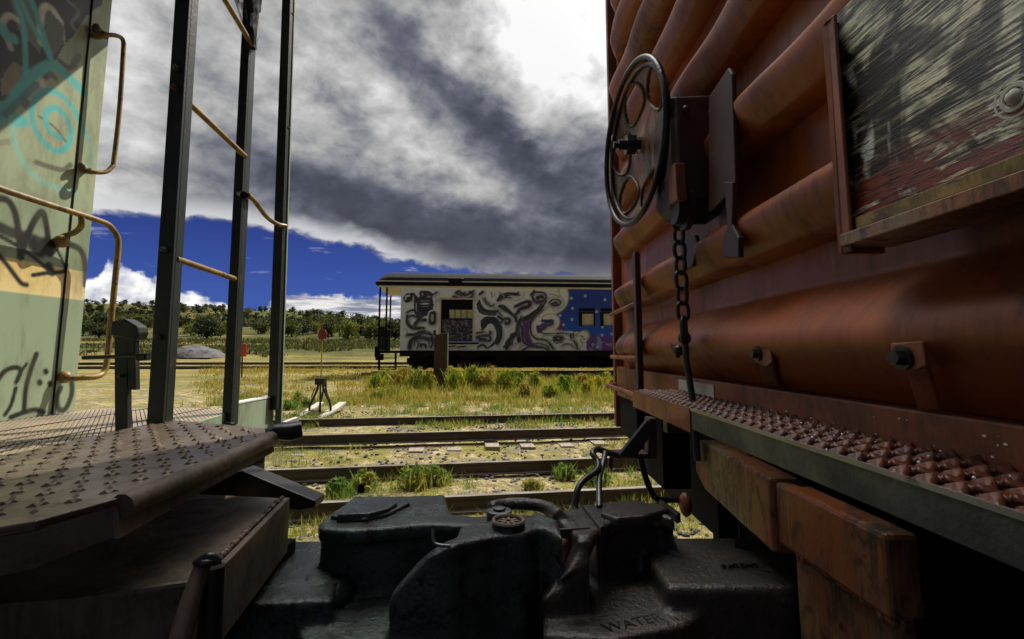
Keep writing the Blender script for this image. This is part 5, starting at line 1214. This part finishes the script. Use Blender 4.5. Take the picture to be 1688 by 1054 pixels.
# second stake seen beside the ladder
# timber post
tp = onz(724, 648, gz(-1.6, 11.6)); Yt = tp.y
pp = MB().hexa([at(713, 650, Yt), at(736, 648, Yt), at(737, 648, Yt) + Vector((0, .26, 0)), at(714, 650, Yt) + Vector((0, .26, 0)), at(717, 552, Yt), at(738, 549, Yt), at(738, 549, Yt) + Vector((0, .26, 0)), at(717, 552, Yt) + Vector((0, .26, 0))])
tpo = thing('timber_post', tp, 'weathered dark timber post standing upright in the weeds in front of the coach door', 'post')
pp.build('shaft', 'post_wood', tpo, bevel=.012)
MB().hexa([at(714, 553, Yt - .02), at(719, 553, Yt - .02), at(719, 553, Yt) + Vector((0, .1, 0)), at(714, 553, Yt) + Vector((0, .1, 0)), at(714.5, 545, Yt - .02), at(718, 544, Yt - .02), at(718, 544, Yt) + Vector((0, .1, 0)), at(714.5, 545, Yt) + Vector((0, .1, 0))]).build('splinter', 'post_wood', tpo)
# fallen planks by the post
pk = at(722, 655, Yt - .3); MB_ = MB().bar(onz(684, 653, gz(-2, 11) + .05), onz(768, 648, gz(-1, 11.6) + .10), .22, .06); tag(MB_.build('plank', 'tie_wood', bevel=.01), 'long grey plank lying on the ground at the foot of the timber post', 'plank')
MB_ = MB().bar(onz(735, 662, gz(-1.4, 10.8) + .03), onz(775, 657, gz(-.9, 11) + .03), .16, .05); tag(MB_.build('plank', 'tie_wood', bevel=.01), 'short grey plank lying nearer the tracks than the long plank', 'plank')
# gravel heap
gm = MB(); gc = at(322, 592, 50); gc.z = gz(gc.x, gc.y) - .1; NX = 40
hw = 46 / F * 50; hh = 1.15
nzg = vnoise((NX + 1, NX + 1), 7, 41)
for j in range(NX + 1):
    for i in range(NX + 1):
        u = i / NX * 2 - 1; v = j / NX * 2 - 1; r_ = math.hypot(u, v) ; hgt = max(0, 1 - r_ ** 2.2) ** .8 * hh * (0.75 + .5 * nzg[j, i])
        gm.v.append((gc.x + u * hw, gc.y + v * 2.6, gc.z + hgt))
for j in range(NX):
    for i in range(NX): a = j * (NX + 1) + i; gm.f.append((a, a + 1, a + NX + 2, a + NX + 1))
tag(gm.build('gravel_heap', 'gravel', smooth=60), 'low grey heap of gravel beyond the far tracks, left of the red marker', 'gravel heap')

# ================================================================== VEGETATION
def leaf_cloud(name, n, size, shape, seed, jitter=.35, clumps=14, mat='juniper_leaf', flat=.8):
    r = np.random.default_rng(seed); mb = MB()
    cs = []
    for _ in range(clumps):
        d = r.normal(size=3); d /= np.linalg.norm(d); rad = r.uniform(.35, .85); cs.append((d * rad * np.array(shape), r.uniform(.22, .42)))
    for i in range(n):
        c, s_ = cs[r.integers(len(cs))]; p_ = c + r.normal(size=3) * s_ * .55 * np.array(shape); p_[2] = max(p_[2], -shape[2] * .95)
        a = r.normal(size=3); a /= np.linalg.norm(a); b_ = np.cross(a, r.normal(size=3)); b_ /= np.linalg.norm(b_); sz = size * r.uniform(.5, 1.3)
        q = [p_ + a * sz, p_ + b_ * sz * .6, p_ - a * sz, p_ - b_ * sz * .6]; k0 = len(mb.v); mb.v += [tuple(v_) for v_ in q]; mb.f.append((k0, k0 + 1, k0 + 2, k0 + 3))
    me = bpy.data.meshes.new(name); me.from_pydata(mb.v, [], mb.f); me.materials.append(M[mat]); return me
def trunk_mesh(h, r0, seed, name='trunk'):
    random.seed(seed); mb = MB(); mb.tube([(0, 0, -.3), (.05, 0, h * .5), (0, .05, h)], [r0, r0 * .75, r0 * .4], 6)
    for k_ in range(5):
        a = random.uniform(0, 6.28); z = h * random.uniform(.3, .8); mb.tube([(0, 0, z), (math.cos(a) * h * .5, math.sin(a) * h * .5, z + h * .45)], [r0 * .4, r0 * .12], 5)
    me = bpy.data.meshes.new(name); me.from_pydata(mb.v, [], mb.f); me.materials.append(M['bark']); return me
jun = [(leaf_cloud('crown', 420, .24, (1.5, 1.5, 1.25), s_, mat='juniper_leaf'), trunk_mesh(1.4, .16, s_)) for s_ in (1, 2, 3, 4)]
big = [(leaf_cloud('crown', 1500, .22, (2.6, 2.4, 2.0), s_, clumps=26, mat='bush_leaf' if s_ % 2 else 'juniper_leaf'), trunk_mesh(2.0, .2, s_)) for s_ in (11, 12, 13, 14)]
def put_tree(kind, x, y, s_, zoff, label, group, name, rot):
    me, tm = kind; o = thing(name, (x, y, gz(x, y) - .1), label, 'tree', group); o.rotation_euler = (0, 0, rot); o.scale = (s_, s_, s_ * random.uniform(.85, 1.15))
    c_ = bpy.data.objects.new('crown', me); c_.location = (0, 0, zoff); COL.objects.link(c_); c_.parent = o
    t_ = bpy.data.objects.new('trunk', tm); COL.objects.link(t_); t_.parent = o; return o
ORD = ['first', 'second', 'third', 'fourth', 'fifth', 'sixth', 'seventh', 'eighth', 'ninth', 'tenth', 'eleventh', 'twelfth', 'thirteenth', 'fourteenth', 'fifteenth', 'sixteenth', 'seventeenth', 'eighteenth', 'nineteenth', 'twentieth']
random.seed(5); placed = 0
for _ in range(4000):
    if placed >= 290: break
    px = random.uniform(125, 640); y = 130 * (430 / 130) ** (random.random() ** .85)
    x = (px - CX) / F * y
    if math.sin(x * .05 + 2) * math.sin(y * .03) > .45 and random.random() < .5: continue
    put_tree(random.choice(jun), x, y, random.uniform(.8, 1.6) * (1 + y / 800), 1.2, 'dark juniper tree scattered among many alike on the distant hillside', 'juniper trees dotted over the far hillside', 'juniper_tree', random.uniform(0, 6.28)); placed += 1
row = [(138, 562, 1.0), (165, 560, .9), (188, 556, 1.0), (232, 560, .8), (316, 556, .95), (342, 552, 1.2), (365, 556, 1.0), (430, 558, 1.0), (482, 556, 1.1), (500, 552, 1.0), (522, 560, .8), (548, 556, 1.1), (574, 552, 1.15), (590, 556, 1.2), (604, 552, 1.3), (618, 552, 1.3), (634, 556, 1.2), (652, 554, 1.1)]
for i, (px, py, s_) in enumerate(row):
    y = random.uniform(88, 108); x = (px - CX) / F * y
    put_tree(big[i % 4], x, y, s_ * .82, 2.0, 'bushy tree along the foot of the hill, %s from the left in its row' % ORD[i], 'bushy trees at the foot of the hill', 'bushy_tree', random.uniform(0, 6.28))
# low scrub line (stuff) on the embankment
def blades(name, pts, hmin, hmax, mat, n_per, spread, wid, seed):
    r = np.random.default_rng(seed); vs = []; fs = []
    for (x, y, z, s_) in pts:
        for _ in range(n_per):
            a = r.uniform(0, 6.283); rr = spread * s_ * math.sqrt(r.random()); bx_, by_ = x + rr * math.cos(a), y + rr * math.sin(a)
            hgt = r.uniform(hmin, hmax) * s_; lean = r.normal(size=2) * hgt * .35; w_ = wid * r.uniform(.6, 1.3); t_ = r.uniform(0, 3.14)
            dx, dy = math.cos(t_) * w_, math.sin(t_) * w_; b0 = len(vs)
            vs += [(bx_ - dx, by_ - dy, z), (bx_ + dx, by_ + dy, z), (bx_ + lean[0] * .5 + dx * .7, by_ + lean[1] * .5 + dy * .7, z + hgt * .6), (bx_ + lean[0] * .5 - dx * .7, by_ + lean[1] * .5 - dy * .7, z + hgt * .6), (bx_ + lean[0], by_ + lean[1], z + hgt)]
            fs += [(b0, b0 + 1, b0 + 2, b0 + 3), (b0 + 3, b0 + 2, b0 + 4)]
    me = bpy.data.meshes.new(name); me.from_pydata(vs, [], fs); me.materials.append(M[mat]); return me
rg_ = np.random.default_rng(3); dens = vnoise((200, 200), 24, 91)
def sample(n, y0, y1, thr, xa=-.62, xb=.45):
    out_ = []
    while len(out_) < n:
        y = y0 + (y1 - y0) * rg_.random(); x = (xa + (xb - xa) * rg_.random()) * (y + .6)
        if dens[int((y * 17) % 199), int((x * 17 + 90) % 199)] < thr: continue
        out_.append((x, y, gz(x, y) - .01, rg_.uniform(.6, 1.3)))
    return out_
for nm, n, y0, y1, thr, h0, h1, mat, npr, spr, wd_ in (('grass', 520, 3.4, 8, .50, .05, .17, 'grass_blade', 26, .12, .004), ('grass', 900, 7.5, 14, .47, .05, .16, 'grass_blade', 20, .16, .006), ('grass', 700, 9, 20, .40, .04, .13, 'grass_blade', 14, .2, .008), ('grass', 2600, 12, 34, .42, .06, .2, 'weed_dry', 12, .3, .012)):
    o = bpy.data.objects.new(nm, blades(nm, sample(n, y0, y1, thr), h0, h1, mat, npr, spr, wd_, n)); COL.objects.link(o); tag(o, 'short green and yellow grass growing in tufts over the yard', 'grass', kind='stuff')
# larger individual weeds: stems plus small leaves
def weed(px, py, s_, mat, label, hgt=.5, n=160, grp='', sp=.28, leafy=0):
    q = onz(px, py, .05)
    for _ in range(4): q = onz(px, py, gz(q.x, q.y))
    o = thing('weed_clump', q, label, 'weed', grp); r = np.random.default_rng(int(px * 7 + py))
    me = blades('stems', [(0, 0, 0, s_)], hgt * .35, hgt, mat, n, sp, .006 + .0006 * q.y, int(px * 7 + py))
    c_ = bpy.data.objects.new('stems', me); COL.objects.link(c_); c_.parent = o
    if leafy:
        vs, fs = [], []; lobes = [(r.normal(size=2) * sp * .45 * s_, r.uniform(.45, 1.0)) for _ in range(6)]
        for _ in range(leafy):
            l_, hh_ = lobes[r.integers(6)]; t_ = r.random() ** .7; w0 = sp * s_ * (.12 + .30 * (1 - t_))
            p_ = np.array([l_[0] + r.normal() * w0, l_[1] + r.normal() * w0, hgt * s_ * hh_ * t_]); a_ = r.normal(size=3); a_ /= np.linalg.norm(a_); b_ = np.cross(a_, r.normal(size=3)); b_ /= np.linalg.norm(b_); z_ = r.uniform(.018, .036) * (1 + q.y * .02)
            k0 = len(vs); vs += [tuple(p_ + a_ * z_), tuple(p_ + b_ * z_ * .45), tuple(p_ - a_ * z_), tuple(p_ - b_ * z_ * .45)]; fs.append((k0, k0 + 1, k0 + 2, k0 + 3))
        me = bpy.data.meshes.new('leaves'); me.from_pydata(vs, [], fs); me.materials.append(M[mat]); c_ = bpy.data.objects.new('leaves', me); COL.objects.link(c_); c_.parent = o
for i, (px, py, s_) in enumerate(((556, 818, .62), (600, 806, .75), (690, 806, .95), (720, 800, .8), (880, 812, .5), (930, 790, .7), (985, 800, .7))):
    weed(px, py, s_ * .8, 'grass_blade', 'feathery green weed between the rails of the nearest track, %s from the left' % ORD[i], .40, 90, 'weeds between the nearest rails', .24, 420)
for i, (px, py, s_) in enumerate(((645, 655, .9), (624, 658, .8))):
    weed(px, py, s_, 'weed_dry', ('larger' if i == 0 else 'smaller') + ' yellow dry tussock in front of the tall weeds, left of the timber post', .40, 220, 'dry tussocks left of the timber post', .26, 200)
tall = [(622, 643, .8, 'weed_leaf'), (643, 637, .9, 'weed_dry'), (664, 641, .95, 'weed_dry'), (690, 640, .9, 'weed_dry'), (704, 644, .7, 'weed_leaf'), (752, 643, 1.0, 'weed_leaf'), (778, 641, 1.15, 'weed_leaf'), (806, 642, 1.05, 'weed_dry'), (830, 645, .9, 'weed_leaf'), (852, 640, .8, 'weed_leaf'),
        (866, 655, .5, 'weed_dry'), (884, 642, .75, 'weed_leaf'), (908, 655, .55, 'weed_leaf'), (932, 650, .8, 'weed_leaf'), (956, 640, .7, 'weed_dry'), (974, 654, .65, 'weed_leaf'), (994, 646, .85, 'weed_leaf'), (1014, 650, .7, 'weed_dry')]
for i, (px, py, s_, m_) in enumerate(tall):
    weed(px, py, s_, m_, '%s bushy weed of the overgrown strip before the coach, %s from the left' % ('yellowish' if m_ == 'weed_dry' else 'green', ORD[i]), .78, 130, 'bushy weeds in the strip before the coach', .34, 1500)
for i, (px, py) in enumerate(((478, 676), (492, 664), (506, 672))): weed(px, py, .7, 'grass_blade', 'green weed left of the switch stand, %s from the left' % ORD[i], .40, 110, 'weeds beside the switch stand', .22, 300)
gp_ = []
for _ in range(240):
    px, py = rg_.uniform(612, 1025), rg_.uniform(630, 658); q = onz(px, py, .15)
    gp_.append((q.x, q.y, gz(q.x, q.y) - .01, rg_.uniform(.5, 1.3)))
o = bpy.data.objects.new('grass', blades('grass', gp_, .10, .34, 'weed_dry', 22, .22, .010, 555)); COL.objects.link(o); tag(o, 'tangled yellow grass filling the overgrown strip before the coach', 'grass', kind='stuff')
# scrub band on the embankment
sp_ = []
for _ in range(1500):
    y = rg_.uniform(50, 88); x = (rg_.uniform(120, 660) - CX) / F * y
    if dens[int(y * 3.1) % 199, int(x * 1.1 + 150) % 199] < .50: continue
    sp_.append((x, y, gz(x, y) - .1, rg_.uniform(.6, 1.4)))
o = bpy.data.objects.new('scrub', blades('scrub', sp_, .15, .6, 'juniper_leaf', 12, .9, .10, 77)); COL.objects.link(o); tag(o, 'dark low scrub covering the embankment before the hill', 'scrub', kind='stuff')
# far-off juniper wood between the single trees
r = np.random.default_rng(8); vs, fs = [], []
for _ in range(1900):
    px = r.uniform(115, 1000); y = 150 * (440 / 150) ** r.random(); x = (px - CX) / F * y
    if math.sin(x * .05 + 2) * math.sin(y * .03) > .55: continue
    z = gz(x, y); S_ = r.uniform(.6, 1.6) * (1 + y / 1000)
    for _ in range(26):
        p_ = np.array([x, y, z + S_ * .7]) + r.normal(size=3) * S_ * np.array([.42, .42, .32]); a_ = r.normal(size=3); a_ /= np.linalg.norm(a_); b_ = np.cross(a_, r.normal(size=3)); b_ /= np.linalg.norm(b_); z_ = S_ * r.uniform(.18, .38)
        k0 = len(vs); vs += [tuple(p_ + a_ * z_), tuple(p_ + b_ * z_ * .7), tuple(p_ - a_ * z_), tuple(p_ - b_ * z_ * .7)]; fs.append((k0, k0 + 1, k0 + 2, k0 + 3))
me = bpy.data.meshes.new('far_wood'); me.from_pydata(vs, [], fs); me.materials.append(M['juniper_leaf']); o = bpy.data.objects.new('far_wood', me); COL.objects.link(o); tag(o, 'far-off dark scrub wood covering the distant hill', 'wood', kind='stuff')
# pale stones and ballast scattered round the near tracks
me0 = bmesh.new(); bmesh.ops.create_icosphere(me0, subdivisions=1, radius=1); vs0 = [v_.co.copy() for v_ in me0.verts]; fs0 = [[v_.index for v_ in f_.verts] for f_ in me0.faces]; me0.free()
stn = MB()
for _ in range(3600):
    y = rg_.uniform(3.6, 11); x = rg_.uniform(-.62, .45) * (y + .6); s_ = rg_.uniform(.010, .034); z = gz(x, y) + s_ * .2
    b0 = len(stn.v); a_ = rg_.uniform(.6, 1.3, 3); stn.v += [(x + v_.x * s_ * a_[0], y + v_.y * s_ * a_[1], z + v_.z * s_ * a_[2] * .7) for v_ in vs0]; stn.f += [tuple(b0 + i_ for i_ in f_) for f_ in fs0]
o = stn.build('ballast', 'gravel'); tag(o, 'loose grey ballast stones scattered about the tracks', 'stones', kind='stuff')
